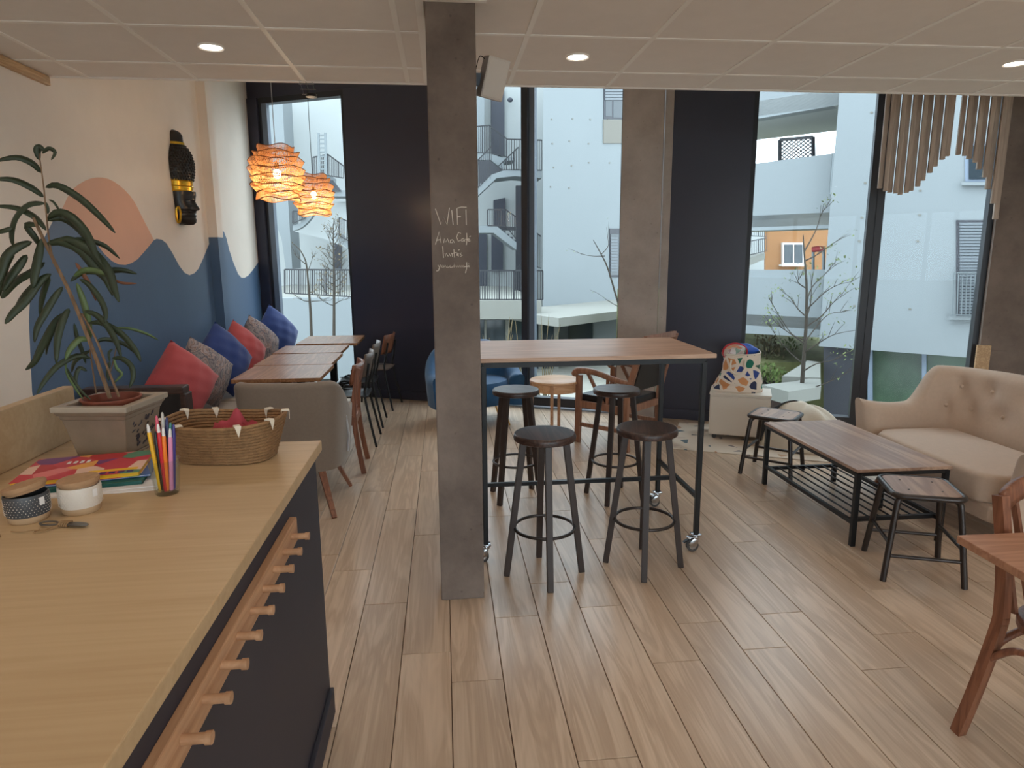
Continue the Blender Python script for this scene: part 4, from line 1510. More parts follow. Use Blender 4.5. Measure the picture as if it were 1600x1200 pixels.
bar_stool(.478, 3.147, R(-90), 'dark round bar stool in front of the bar table, next to the concrete pillar')
bar_stool(1.01, 3.19, R(-105), 'dark round bar stool in front of the bar table, by the front castor')
bar_stool(.455, 4.27, R(-40), 'dark round bar stool behind the bar table, before the blue armchair')
bar_stool(1.115, 4.06 + .14, R(-28), 'dark round bar stool behind the bar table, before the wooden armchair')

# round side table
st = thing('side_table', 'low round pale wooden side table by the window', 'table', (.965, 5.72, 0))
MB().lathe([(0, .515), (.222, .515), (.23, .52), (.23, .53), (.225, .535), (0, .535)], 48, caps=False).build('top', 'pale_wood', st)
MB().lathe([(.205, .44), (.212, .44), (.212, .516), (.205, .516)], 44, caps=False).build('apron', 'pale_wood', st)
for i in range(4):
    a = R(72) + math.pi / 2 * i
    c, s = math.cos(a), math.sin(a)
    MB().bar((.214 * c, .214 * s, .51), (.214 * c, .214 * s, 0), .026, .026, up=(c, s, 0)).build('leg', 'beech', st, bevel=.004)

# wooden armchair with black leather, facing the side table (local +Y = sitting direction)
wa = thing('armchair', 'reddish wooden armchair with black leather seat and back behind the bar table', 'armchair', (1.50, 5.58, 0), R(43))
wdt, dpt = .27, .24
for s in (-1, 1):
    MB().bar((s * wdt, dpt, .0), (s * wdt, dpt - .01, .60), .042, .05).build('front_leg', 'red_wood', wa, bevel=.008)
    p = spline([(s * wdt, -dpt - .02, 0), (s * wdt, -dpt, .25), (s * wdt, -dpt - .01, .45), (s * (wdt - .01), -dpt - .07, .70), (s * (wdt - .02), -dpt - .15, .96)], 10)
    m = MB()
    for a, b in zip(p, p[1:]):
        m.bar(a, b, .036, .046)
    m.build('back_post', 'red_wood', wa)
    MB().bar((s * wdt, -dpt, .345), (s * wdt, dpt, .345), .028, .06).build('seat_rail', 'red_wood', wa, bevel=.004)
    MB().bar((s * wdt, -dpt, .165), (s * wdt, dpt, .165), .022, .035).build('stretcher', 'red_wood', wa, bevel=.004)
    MB().tube(spline([(s * (wdt + .01), dpt + .04, .59), (s * (wdt + .012), dpt + .0, .635), (s * (wdt + .012), .08, .64), (s * wdt, -.10, .60), (s * (wdt - .005), -dpt - .05, .57)], 16), [.022, .028, .03, .03, .03, .03, .029, .028, .027, .026, .025, .024, .023, .022, .022, .02], 10).build('arm', 'red_wood', wa)
    MB().bar((s * wdt, -.02, .37), (s * wdt, .14, .62), .018, .028).build('arm_spindle', 'red_wood', wa)
    MB().bar((s * wdt, -.06, .37), (s * wdt, -.06, .61), .018, .024).build('arm_spindle', 'red_wood', wa)
for y, z in ((dpt, .345), (-dpt, .345)):
    MB().bar((-wdt, y, z), (wdt, y, z), .028, .06).build('seat_rail', 'red_wood', wa, bevel=.004)
MB().span((-.25, -.235, .365), (.25, .245, .43)).build('seat', 'black_leather', wa, bevel=.022, segs=3)
bk_ = MB().box((0, 0, 0), (.47, .045, .42)).build('back_panel', 'black_leather', wa, bevel=.015, segs=3)
bk_.location = (0, -dpt - .075, .70)
bk_.rotation_euler = (R(17), 0, 0)
MB().bar((-wdt + .02, -dpt - .15, .95), (wdt - .02, -dpt - .15, .95), .03, .05).build('top_rail', 'red_wood', wa, bevel=.006)

# blue velvet tub chair behind the pillar
vb = thing('velvet_armchair', 'rounded blue velvet armchair on thin gold legs behind the pillar', 'armchair', (.27, 6.45, 0), R(188))
path = [(-.42, .30), (-.46, .08), (-.40, -.20), (-.2, -.36), (0, -.40), (.2, -.36), (.40, -.20), (.46, .08), (.42, .30)]
tf = []
mm, _ = shell(path, lambda t: .50 + .27 * smoothstep((.5 - abs(t - .5)) / .28 - .35), .20, .15, .08, tufts=[(t / 16, .5, .012, .05) for t in range(3, 14)])
mm.build('back_shell', 'blue_velvet', vb)
MB().lathe([(0, .20), (.33, .20), (.37, .26), (.37, .36), (.33, .42), (.2, .435), (0, .44)], 40, caps=False, sy=.95).build('seat', 'blue_velvet', vb)
for sx_, sy_ in ((-1, -1), (1, -1), (-1, 1), (1, 1)):
    MB().tube([(sx_ * .24, sy_ * .22, .21), (sx_ * .30, sy_ * .27, 0)], [.012, .007], 10).build('leg', 'gold_metal', vb)

# ================================================================== SOFA CORNER
# sofa: local +Y is the sitting direction, local X its length
so = thing('sofa', 'beige two-seat sofa with buttoned back and curved arms', 'sofa', (3.36, 3.665, 0), R(90))
L2, DB, DF = .655, -.25, .44
path = [(L2 - .01, DF), (L2 + .005, .18), (L2, -.05), (L2 - .06, -.19), (L2 - .22, DB - .01), (.2, DB - .02), (-.2, DB - .02), (-L2 + .22, DB - .01), (-L2 + .06, -.19), (-L2, -.05), (-L2 - .005, .18), (-L2 + .01, DF)]
path = path[::-1]


def sofa_h(t):
    d = .5 - abs(t - .5)                    # 0 at the arm tips, .5 mid back
    arm = .60 - .035 * math.sin(math.pi * min(1, d / .19)) 
    return arm + (.82 - .60) * smoothstep((d - .125) / .10) + .012 * smoothstep((d - .3) / .2)


tuft = []
for bt_ in (.30, .40, .5, .60, .70):
    tuft.append((bt_, .69, .036, .066))
for bt_ in (.255, .35, .45, .55, .65, .745):
    tuft.append((bt_, .55, .034, .066))
mm, spts = shell(path, sofa_h, .15, .13, .20, tufts=tuft, n=96, m_in=22)
mm.build('back_and_arms', 'sofa_fabric', so)
for (bt_, bz, dep, rad) in tuft:
    i = bt_ * 95
    p = spts[int(i)].lerp(spts[min(95, int(i) + 1)], i - int(i))
    d = (spts[min(95, int(i) + 1)] - spts[int(i)]).normalized()
    nin = Vector((-d.y, d.x, 0))
    q = p + nin * (.13 - .20 * (bz - .15) - dep + .002)
    MB().ball((q.x, q.y, bz), .014, 10).build('button', 'sofa_fabric', so)
m = MB()
outl = [(-.48, -.14), (.48, -.14), (.53, .0), (.53, .36), (.44, .455), (0, .475), (-.44, .455), (-.53, .36), (-.53, .0)]
m.prism(outl, .245, .415)
m.build('seat_cushion', 'sofa_fabric', so, bevel=.04, segs=4, smooth=True)
m = MB().prism([(-.60, -.18), (.60, -.18), (.60, .38), (.5, .43), (-.5, .43), (-.60, .38)], .15, .25)
m.build('base', 'sofa_fabric', so, bevel=.02, segs=2)
for sx_, sy_ in ((-1, -1), (1, -1), (-1, 1), (1, 1)):
    MB().tube([(sx_ * .5, sy_ * .22 + .08, .16), (sx_ * .55, sy_ * .28 + .08, 0)], [.022, .013], 12).build('leg', 'chair_wood', so)

# coffee table with a rod shelf
cf = thing('coffee_table', 'long low coffee table with a rustic wooden top and black rod shelf', 'table', (0, 0, 0))
cx0, cx1, cy0, cy1 = 2.215, 2.772, 3.26, 4.335
MB().span((cx0, cy0, .432), (cx1, cy1, .45)).build('top', 'rustic_top', cf, bevel=.002)
lx0, lx1, ly0, ly1 = cx0 + .02, cx1 - .02, cy0 + .02, cy1 - .02
for x in (lx0, lx1):
    for y in (ly0, (ly0 + ly1) / 2, ly1) if x == lx1 else (ly0, ly1):
        MB().box((x, y, .212), (.028, .028, .424)).build('leg', 'black_metal', cf, bevel=.002, segs=1)
    MB().bar((x, ly0, .42), (x, ly1, .42), .024, .024).build('apron', 'black_metal', cf)
    MB().bar((x, ly0, .135), (x, ly1, .135), .022, .022).build('shelf_rail', 'black_metal', cf)
for y in (ly0, ly1):
    MB().bar((lx0, y, .42), (lx1, y, .42), .024, .024).build('apron', 'black_metal', cf)
    MB().bar((lx0, y + (.05 if y == ly0 else -.05), .135), (lx1, y + (.05 if y == ly0 else -.05), .135), .022, .022).build('shelf_rail', 'black_metal', cf)
for i in range(7):
    x = lx0 + (lx1 - lx0) * (i + 1) / 8
    MB().tube([(x, ly0 + .05, .14), (x, ly1 - .05, .14)], .0055, 8).build('shelf_rod', 'black_metal', cf)


def low_stool(x, y, rz, label):
    o = thing('low_stool', label, 'stool', (x, y, 0), rz, 'low metal stools with wooden seats')

    def rsq(h, r, z, n=6):
        out = []
        for cx_, cy_, a0 in ((h - r, h - r, 0), (-h + r, h - r, 90), (-h + r, -h + r, 180), (h - r, -h + r, 270)):
            for i in range(n):
                a = R(a0 + 90 * i / (n - 1))
                out.append((cx_ + r * math.cos(a), cy_ + r * math.sin(a), z))
        return out
    MB().prism([(a, b) for a, b, c in rsq(.148, .045, 0)], .436, .45).build('seat', 'rustic_top', o, bevel=.003)
    MB().tube(rsq(.158, .05, .438), .0145, 8, closed=True).build('seat_frame', 'gun_metal', o)
    for sx_ in (-1, 1):
        for sy_ in (-1, 1):
            MB().tube(spline([(sx_ * .105, sy_ * .105, .430), (sx_ * .132, sy_ * .132, .415), (sx_ * .142, sy_ * .142, .37), (sx_ * .168, sy_ * .168, .12), (sx_ * .18, sy_ * .18, .0)], 14), .0155, 8).build('leg', 'gun_metal', o)
    for s in (-1, 1):
        MB().tube([(-.166, s * .166, .13), (.166, s * .166, .13)], .0095, 8).build('stretcher', 'gun_metal', o)
        MB().tube([(s * .16, -.16, .19), (s * .16, .16, .19)], .0095, 8).build('stretcher', 'gun_metal', o)
    m = MB()
    for sx_ in (-1, 1):
        for sy_ in (-1, 1):
            m.ball((sx_ * .075, sy_ * .075, .4505), (.006, .006, .002), 8)
    m.build('rivets', 'gun_metal', o)
    return o


low_stool(2.375, 2.985, R(-20), 'low metal stool with a wooden seat at the near end of the coffee table')
low_stool(2.42, 4.575, R(-42), 'low metal stool with a wooden seat at the window end of the coffee table')

# white cabinet, bag with toys, sack, floor mat
mat_ = MB().box((0, 0, 0), (1.25, .95, .006)).build('play_mat', 'mat_print', bevel=.002, segs=1, loc=(2.62, 5.42, .0035), rz=FROT)
tag(mat_, 'pale speckled play mat under the white cabinet', 'mat')
cb = thing('storage_cube', 'low white storage cabinet beneath the patterned bag', 'cabinet', (2.60, 5.56, .007), FROT)
MB().span((-.25, -.17, .04), (.25, .17, .40)).build('body', 'cabinet_white', cb, bevel=.004)
MB().span((-.243, -.186, .05), (.243, -.171, .385)).build('drawer_front', 'cabinet_white', cb, bevel=.004)
MB().span((-.255, -.186, .401), (.255, .172, .416)).build('top', 'cabinet_white', cb, bevel=.003)
for sx_ in (-1, 1):
    for sy_ in (-1, 1):
        MB().tube([(sx_ * .2, sy_ * .13 - .012, .02), (sx_ * .2, sy_ * .13 + .012, .02)], .02, 14).build('wheel', 'rubber', cb)
BAGZ = .423
bag = thing('toy_bag', 'white fabric bag with colourful printed flecks on the white cabinet', 'bag', (2.575, 5.585, BAGZ), FROT)


def bag_fn(u, v):
    a = 2 * math.pi * u
    c, s = math.cos(a), math.sin(a)
    rx_ = .215 - .055 * smoothstep(v * 1.5) - .01 * v + .010 * math.sin(3 * a + 4 * v)
    ry_ = .145 - .010 * v
    crease = -.010 * math.exp(-((v - .15) / .05) ** 2) * (1 + math.sin(2 * a))
    p = 2.5
    x = (rx_ + crease) * math.copysign(abs(c) ** (2 / p), c) + .035 * v
    y = (ry_ + crease) * math.copysign(abs(s) ** (2 / p), s)
    return (x, y, .34 * v + .012 * v * math.sin(a + 1))


MB().grid(bag_fn, 48, 22, 0, True).build('body', 'bag_print', bag, solid=.005)
MB().tube([Vector(bag_fn(i / 48, 1.0)) for i in range(48)], .006, 6, closed=True).build('hem', 'cotton_white', bag)
MB().prism([bag_fn(i / 40, 0)[:2] for i in range(40)], .001, .005).build('bottom', 'cotton_white', bag)
hp_ = spline([(-.055, -.148, .29), (-.06, -.165, .22), (-.03, -.168, .175), (.02, -.168, .17), (.055, -.166, .215), (.055, -.15, .29)], 20)
MB().tube(hp_, .008, 7).build('handle', 'cotton_white', bag)
hp_ = spline([(.0, .148, .33), (.02, .16, .24), (.07, .165, .20), (.12, .16, .24), (.12, .145, .33)], 20)
MB().tube(hp_, .008, 7).build('handle', 'cotton_white', bag)


def lump(name, mat, label, cat, loc, r, rz, seed, edge=None):
    rr = random.Random(seed)
    ph = [rr.uniform(0, 6) for _ in range(4)]

    def fn(u, v):
        a, b = 2 * math.pi * u, math.pi * v
        k = 1 + .10 * math.sin(3 * a + ph[0]) * math.sin(b) + .08 * math.sin(5 * b + ph[1] + a)
        return (r[0] * k * math.cos(a) * math.sin(b), r[1] * k * math.sin(a) * math.sin(b), -r[2] * k * math.cos(b))
    o = thing(name, label, cat, loc, rz)
    MB().grid(fn, 26, 14, 0, True).build('pouch', mat, o)
    if edge:
        MB().tube([Vector((r[0] * 1.02 * math.cos(t), -r[1] * .4, r[2] * 1.02 * math.sin(t))) for t in [2 * math.pi * i / 26 for i in range(26)]], .008, 6, closed=True).build('zip_edge', edge, o)
    return o


lump('toy_pouch', 'toy_print', 'clear zip pouch of small toys with red edging, sticking out of the bag', 'pouch', (2.53, 5.575, BAGZ + .345), (.10, .06, .075), FROT + .2, 5, 'toy_red')
lump('fabric_toy', 'toy_blue', 'bright blue bundle on top of the patterned bag', 'toy', (2.625, 5.60, BAGZ + .35), (.11, .055, .062), FROT - .1, 8)
sk = thing('floor_sack', 'slumped cream sack with a charcoal side lying by the window', 'sack', (3.03, 5.2, .0), R(-24))


def sack_fn(u, v):
    a, b = 2 * math.pi * u, math.pi * .5 * v
    x = .36 * math.cos(a) * math.cos(b)
    y = .26 * math.sin(a) * math.cos(b)
    k = 1 + .05 * math.sin(6 * a + 3 * b) + .03 * math.sin(11 * a - 5 * b)
    z = .45 * math.sin(b) * (1 - .38 * (x + .36) / .72) + .03 * math.sin(4 * a) * math.sin(2 * b)
    return (x * k, y * k, max(.008, z))


MB().grid(sack_fn, 44, 18, 0, True).build('body', 'sack_cream', sk)
MB().grid(lambda u, v: tuple(Vector(sack_fn(.50 + .06 * u, .05 + .80 * v)) * 1.02 + Vector((-.004, 0, .002))), 8, 14).build('charcoal_side', 'sack_charcoal', sk, solid=.004)

# ================================================================== NEAR RIGHT TABLE AND CHAIR
nt2 = thing('dining_table', 'orange-brown wooden dining table at the right edge', 'table', (0, 0, 0))
MB().prism([(1.553, 1.777), (1.53, 1.0), (2.33, .98), (2.36, 1.76)], .725, .75).build('top', 'orange_table', nt2, bevel=.003)
MB().box((1.95, 1.38, .36), (.07, .07, .71)).build('column', 'black_metal', nt2)
MB().box((1.95, 1.38, .715), (.34, .34, .012)).build('plate', 'black_metal', nt2)
MB().box((1.95, 1.38, .009), (.42, .42, .018)).build('base', 'black_metal', nt2)
bc = thing('bentwood_chair', 'bentwood chair with a slatted back tucked under the orange-brown table', 'chair', (1.965, 1.66, 0), R(180 + 8))
for s in (-1, 1):
    p = spline([(s * .235, -.215, 0), (s * .215, -.185, .20), (s * .19, -.165, .40), (s * .183, -.165, .48), (s * .185, -.18, .65), (s * .19, -.215, .845)], 16)
    m = MB()
    for a, b in zip(p, p[1:]):
        m.bar(a, b, .03, .036, up=(0, 1, 0))
    m.build('back_leg', 'chair_wood', bc)
    MB().bar((s * .17, .17, .43), (s * .20, .21, 0), .034, .034, w2=.024, h2=.024).build('front_leg', 'chair_wood', bc, bevel=.003)
    MB().tube(spline([(s * .20, -.175, .30), (s * .17, -.165, .36), (s * .10, -.155, .395), (s * .04, -.15, .40)], 12), .013, 8).build('bracket', 'chair_wood', bc)
    MB().tube(spline([(s * .205, -.17, .30), (s * .20, -.10, .37), (s * .195, -.02, .395)], 10), .012, 8).build('bracket', 'chair_wood', bc)
MB().lathe([(0, .425), (.19, .425), (.205, .435), (.205, .455), (.19, .465), (0, .46)], 40, caps=False).build('seat', 'chair_wood', bc)


def crest(u, v):
    a = (u - .5) * 2
    return (a * .19, -.212 - .05 * (1 - a * a) - .012 * v, .785 + .065 * v + .03 * (1 - a * a))


MB().grid(crest, 17, 4).build('crest_rail', 'chair_wood', bc, solid=.022)
for i in range(5):
    a = (i - 2) / 2.6
    MB().bar((a * .17, -.165, .455), (a * .19, -.225 - .05 * (1 - a * a), .80 + .03 * (1 - a * a)), .013, .02).build('slat', 'chair_wood', bc)

# ================================================================== OUTDOORS
GZ = -1.55
tag(MB().prism([(-40, 8.9), (XL - .2, 8.7), (XR + .2, 5.1), (40, 4.0), (40, 60), (-40, 60)], GZ - .2, GZ).build('ground', 'paving'), 'pale paved courtyard outside the windows', kind='structure')

tag(MB().span((-40, -40, GZ - .2), (40, YB - .15, -.15)).build('ground_street', 'paving'), kind='structure')


def ext(m, pts, Y, depth, mi=0):
    """an outline standing at depth Y, with real thickness behind it"""
    return m.extrude([at(x, y, Y) for x, y in pts], (0, depth, 0), mi)


def railing(parent, top, bot, Y, n, name='railing', r=.012):
    """posts and bars between a top line and a bottom line (pixels at depth Y)"""
    m = MB()
    for (a, b), w in ((top, r * 1.6), (bot, r * 1.2)):
        m.bar(at(*a, Y), at(*b, Y), w * 2, w * 2)
    for i in range(n + 1):
        t = i / n
        a = at(top[0][0] + (top[1][0] - top[0][0]) * t, top[0][1] + (top[1][1] - top[0][1]) * t, Y)
        b = at(bot[0][0] + (bot[1][0] - bot[0][0]) * t, bot[0][1] + (bot[1][1] - bot[0][1]) * t, Y)
        w = r * (3.2 if i % 6 == 0 else 1.5)
        m.bar(a, b, w, w)
    return m.build(name, 'rail_dark', parent)


# --- stairwell building seen through the first two windows
sb = thing('stair_building', 'pale building with open concrete stairs across the courtyard', 'building', at(700, 500, 26) * Vector((1, 1, 0)) if False else (0, 0, 0))
wp = MB()
ext(wp, [(380, 592), (850, 592), (850, 60), (380, 60)], 27, .5)
wp.build('back_wall', 'render_shade', sb)
# terrace in front of the stairs, railing on it
m = MB()
ext(m, [(330, 467), (846, 470), (846, 499), (330, 499)], 17.5, 9)
m.build('terrace_slab', 'slab_pale', sb)
m = MB()
ext(m, [(330, 466), (560, 466), (560, 592), (330, 592)], 17.3, .5)
m.build('retaining_wall', 'render_white_dimmed', sb)
railing(sb, ((445, 421), (560, 422)), ((445, 458), (560, 464)), 17.6, 32)
railing(sb, ((735, 423), (848, 423)), ((735, 468), (848, 468)), 17.7, 30)
# ground floor glazing under the terrace
m = MB()
ext(m, [(740, 500), (873, 500), (873, 592), (740, 592)], 18.6, .1)
m.build('ground_glazing', 'pane_dark', sb)
for x0, x1 in ((757, 760), (790, 796), (842, 848), (866, 873)):
    m = MB()
    ext(m, [(x0, 500), (x1, 500), (x1, 592), (x0, 592)], 18.5, .12)
    m.build('glazing_post', 'slab_pale', sb)
# white wing to the right of the stairs, receding
W0, W1 = atz(848, 479, .12), atz(985, 466, .12)
wing = MB()
wd = (W1 - W0).normalized()
wn = Vector((wd.y, -wd.x, 0))
e0, e1 = W0, W0 + wd * 9
bk0, bk1 = e0 + Vector((.75, 5, 0)), e1 + Vector((1.5, 5, 0))
wing.prism([(e0.x, e0.y), (e1.x, e1.y), (bk1.x, bk1.y), (bk0.x, bk0.y)], .12, 8.6)
wing.build('white_wing', 'render_white_dimmed', sb)


def onw(px, py, out=.02):
    return atplane(px, py, (W0.x, W0.y), (W1.x, W1.y)) + wn * out


def wingbox(name, x0, y0, x1, y1, mat, out=.03, parent=sb):
    m = MB()
    m.extrude([onw(x0, y0, out), onw(x1, y0, out), onw(x1, y1, out), onw(x0, y1, out)], -wn * (out + .02))
    return m.build(name, mat, parent)


w_ = wingbox('window', 943, 100, 978, 186, 'grey_panel', .02)
wingbox('pane', 945, 158, 955, 182, 'pane_dark', .03, w_)
wingbox('pane', 957, 158, 972, 184, 'pane_dark', .03, w_)
for i in range(9):
    wingbox('shutter_slat', 944, 118 + i * 4.4, 974, 121.4 + i * 4.4, 'shutter_grey', .05, w_)
wingbox('tan_panel', 942, 187, 979, 224, 'render_tan', .03)
w_ = wingbox('window', 952, 357, 973, 433, 'grey_panel', .02)
wingbox('pane', 953, 366, 966, 430, 'pane_dark', .03, w_)
for i in range(12):
    wingbox('shutter_slat', 953, 371 + i * 4.6, 963, 373.6 + i * 4.6, 'shutter_grey', .05, w_)
wingbox('window', 973, 240, 985, 318, 'frame_grey', .02)
rr = random.Random(11)
for i in range(14):
    x, y = 862 + (i % 4) * 30 + rr.uniform(-3, 3), 186 + (i // 4) * 36 + rr.uniform(-4, 4)
    wingbox('tie_hole', x - 1, y - 1, x + 1, y + 1, 'render_tan', .012)
# canopy below the wing
m = MB()
cz = .12
c0, c1, c2 = atz(802, 488, cz), atz(873, 497, cz), atz(985, 484, cz)
c3, c4 = W1 + wd * 3, W0 - wd * .5
m.prism([(c0.x, c0.y), (c1.x, c1.y), (c2.x, c2.y), (c3.x, c3.y), (c4.x, c4.y)], cz - .22, cz)
m.build('canopy', 'slab_pale', sb)
m = MB()
ext(m, [(848, 497), (1000, 497), (1000, 592), (848, 592)], 19.5, .2)
m.build('ground_wall', 'render_white_dimmed', sb)
for x0, x1 in ((850, 874), (889, 926)):
    m = MB()
    ext(m, [(x0, 500), (x1, 500), (x1, 590), (x0, 590)], 19.4, .1)
    k = m.build('ground_window', 'pane_dark', sb)
# stairs between terrace and upper floors
D = 23.0
z2 = lambda x, y: (740 + x / 6, 130 + y / 6)
z3 = lambda x, y: (740 + x / 4.8, 290 + y / 4.8)
m = MB()
st_up = [z2(-60, 1100), z2(-60, 1010), z2(45, 1010), z2(45, 975), z2(66, 975), z2(66, 935), z2(108, 935), z2(108, 905), z2(160, 905), z2(160, 860), z2(275, 820), z2(390, 808), z2(640, 815), z2(640, 890), z2(390, 870), z2(215, 890), z2(45, 1050)]
ext(m, st_up, D, 1.3)
m.build('upper_flight', 'render_white_dimmed', sb)
m = MB()
ext(m, [z2(-200, 655), z2(160, 660), z2(275, 700), z2(390, 690), z2(390, 720), z2(290, 730), z2(280, 815), z2(160, 720), z2(-200, 720)], D + 1.6, 1.2)
m.build('half_landing', 'render_white_dimmed', sb)
m = MB()
ext(m, [z2(50, 730), z2(140, 720), z2(270, 815), z2(160, 860), z2(108, 905), z2(50, 960)], D + 1.4, .1)
m.build('riser_face', 'stair_tread', sb)
m = MB()
ext(m, [z3(-60, 300), z3(100, 300), z3(175, 305), z3(320, 425), z3(320, 482), z3(150, 355), z3(-60, 355)], D, 1.3)
m.build('lower_flight', 'render_white_dimmed', sb)
for i in range(5):
    m = MB()
    a, b = z3(185 + 27 * i, 318 + 22 * i)
    ext(m, [(a, b), (a + 6, b), (a + 6, b + 6), (a, b + 6)], D + .05, 1.2)
    m.build('tread', 'stair_tread', sb)
m = MB()
ext(m, [z3(175, 305), z3(315, 310), z3(315, 335), z3(180, 333)], D + 1.4, .2)
m.build('landing_edge', 'stair_tread', sb)
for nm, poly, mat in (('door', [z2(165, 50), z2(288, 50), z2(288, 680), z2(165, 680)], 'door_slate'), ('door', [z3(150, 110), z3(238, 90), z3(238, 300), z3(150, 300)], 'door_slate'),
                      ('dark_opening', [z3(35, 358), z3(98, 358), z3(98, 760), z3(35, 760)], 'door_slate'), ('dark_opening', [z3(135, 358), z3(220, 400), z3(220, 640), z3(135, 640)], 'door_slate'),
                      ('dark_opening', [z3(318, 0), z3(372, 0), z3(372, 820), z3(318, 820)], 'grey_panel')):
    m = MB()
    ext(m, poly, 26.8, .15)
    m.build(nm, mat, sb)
m = MB()
ext(m, [z2(-100, -200), z2(100, -200), z2(100, 660), z2(-100, 660)], 26.0, .6)
m.build('side_wall', 'render_white_dimmed', sb)
lm = MB().ball(at(797, 156, 26.7), (.11, .06, .09), 12).build('wall_lamp', 'door_slate', sb)
railing(sb, (z2(-20, 410), z2(150, 395)), (z2(-20, 650), z2(150, 655)), D + 1.6, 10)
railing(sb, (z2(150, 400), z2(310, 520)), (z2(150, 655), z2(310, 690)), D + 1.6, 10)
railing(sb, (z2(310, 525), z2(640, 535)), (z2(310, 812), z2(640, 815)), D, 14)
railing(sb, (z2(40, 720), z2(170, 590)), (z2(40, 980), z2(160, 860)), D, 7)
railing(sb, (z2(230, 780), z2(420, 600)), (z2(250, 815), z2(420, 810)), D + .6, 8)
railing(sb, (z3(105, 180), z3(240, 180)), (z3(105, 300), z3(240, 302)), D, 8)
railing(sb, (z3(240, 180), z3(318, 235)), (z3(240, 302), z3(318, 400)), D, 6)
railing(sb, (z3(310, 640), z3(372, 570)), (z3(310, 810), z3(372, 760)), D, 5)
railing(sb, (z3(450, 340), z3(505, 380)), (z3(450, 600), z3(505, 620)), D, 5)
# what the first window shows: curved landing, ladder, upper stairs
z4 = lambda x, y: (420 + x / 6, 150 + y / 6)
z5 = lambda x, y: (430 + x / 6, 340 + y / 6)
m = MB()
ext(m, [z4(-200, -120), z4(120, -120), z4(150, 480), z5(160, 480), z5(100, 480), z5(60, 200), z4(-200, 480)], 24.5, 1.5)
m.build('side_wall', 'render_white_dimmed', sb)
cur = [z5(x, y) for x, y in ((165, 122), (210, 112), (255, 88), (300, 48), (340, 0), (372, -50), (405, -100))]
m = MB()
ext(m, [z5(165, 75), z5(240, 50), z5(240, 25), z5(300, 0), z5(300, -30), z5(350, -60), z5(360, -110), z5(405, -130)] + cur[::-1], 22.0, .3)
m.build('curved_edge', 'render_white_dimmed', sb)
m = MB()
ext(m, cur + [z5(480, -150), z5(900, -150), z5(900, 330), z5(670, 285), z5(450, 195), z5(250, 150)], 22.6, 1.0)
m.build('curved_soffit', 'render_shade', sb)
m = MB()
ext(m, [z4(480, 750), z4(590, 750), z4(590, 800), z4(680, 885), z4(800, 885), z4(800, 940), z4(590, 940), z4(480, 800)], 21.8, .9)
m.build('upper_flight', 'render_white_dimmed', sb)
m = MB()
ext(m, [z4(570, 790), z4(600, 790), z4(680, 890), z4(590, 890)], 21.7, .08)
m.build('riser_face', 'stair_tread', sb)
railing(sb, (z4(415, 575), z4(555, 548)), (z4(415, 735), z4(555, 745)), 21.6, 9)
railing(sb, (z4(555, 548), z4(700, 655)), (z4(555, 745), z4(700, 770)), 21.6, 9)
railing(sb, (z5(165, -60), z5(290, -60)), (z5(165, 55), z5(290, 0)), 21.9, 8)
railing(sb, (z5(600, 0), z5(760, 70)), (z5(600, 170), z5(760, 260)), 21.4, 9)
m = MB()
ext(m, [z5(550, 140), z5(600, 150), z5(680, 230), z5(680, 290), z5(560, 200)], 21.5, .8)
m.build('lower_flight', 'render_white_dimmed', sb)
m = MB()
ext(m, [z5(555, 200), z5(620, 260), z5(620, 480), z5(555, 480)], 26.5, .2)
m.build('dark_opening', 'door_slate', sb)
la = MB()
for x in (465, 530):
    la.bar(at(*z4(x, 345), 21.3), at(*z4(x + 8, 745), 21.3), .07, .05)
for i in range(10):
    la.bar(at(*z4(470, 365 + 40 * i), 21.3), at(*z4(535, 365 + 40 * i), 21.3), .035, .035)
lo = la.build('ladder', 'metal_pale')
tag(lo, 'pale metal ladder standing on the upper stairs across the courtyard', 'ladder')

# --- white block seen through the two windows near the sofa
zR = .10
A_, B_ = atz(1279.5, 541, zR), atz(1517, 559, zR)
rd = (B_ - A_).normalized()
rn = Vector((rd.y, -rd.x, 0))
if rn.y > 0:
    rn = -rn
wb2 = thing('white_block', 'large white rendered apartment block across the courtyard', 'building')
e1 = A_ + rd * 9
m = MB()
m.prism([(A_.x, A_.y), (e1.x, e1.y), (e1.x - rn.x * 3, e1.y - rn.y * 3), (A_.x - rn.x * 3, A_.y - rn.y * 3)], zR, 5.9)
m.build('main_wall', 'render_white_dimmed', wb2)


def onb(px, py, out=.0):
    return atplane(px, py, (A_.x, A_.y), (B_.x, B_.y)) + rn * out


def blockbox(name, x0, y0, x1, y1, mat, out=.03, parent=wb2, depth=None):
    m = MB()
    m.extrude([onb(x0, y0, out), onb(x1, y0, out), onb(x1, y1, out), onb(x0, y1, out)], -rn * (depth or out + .02))
    return m.build(name, mat, parent)


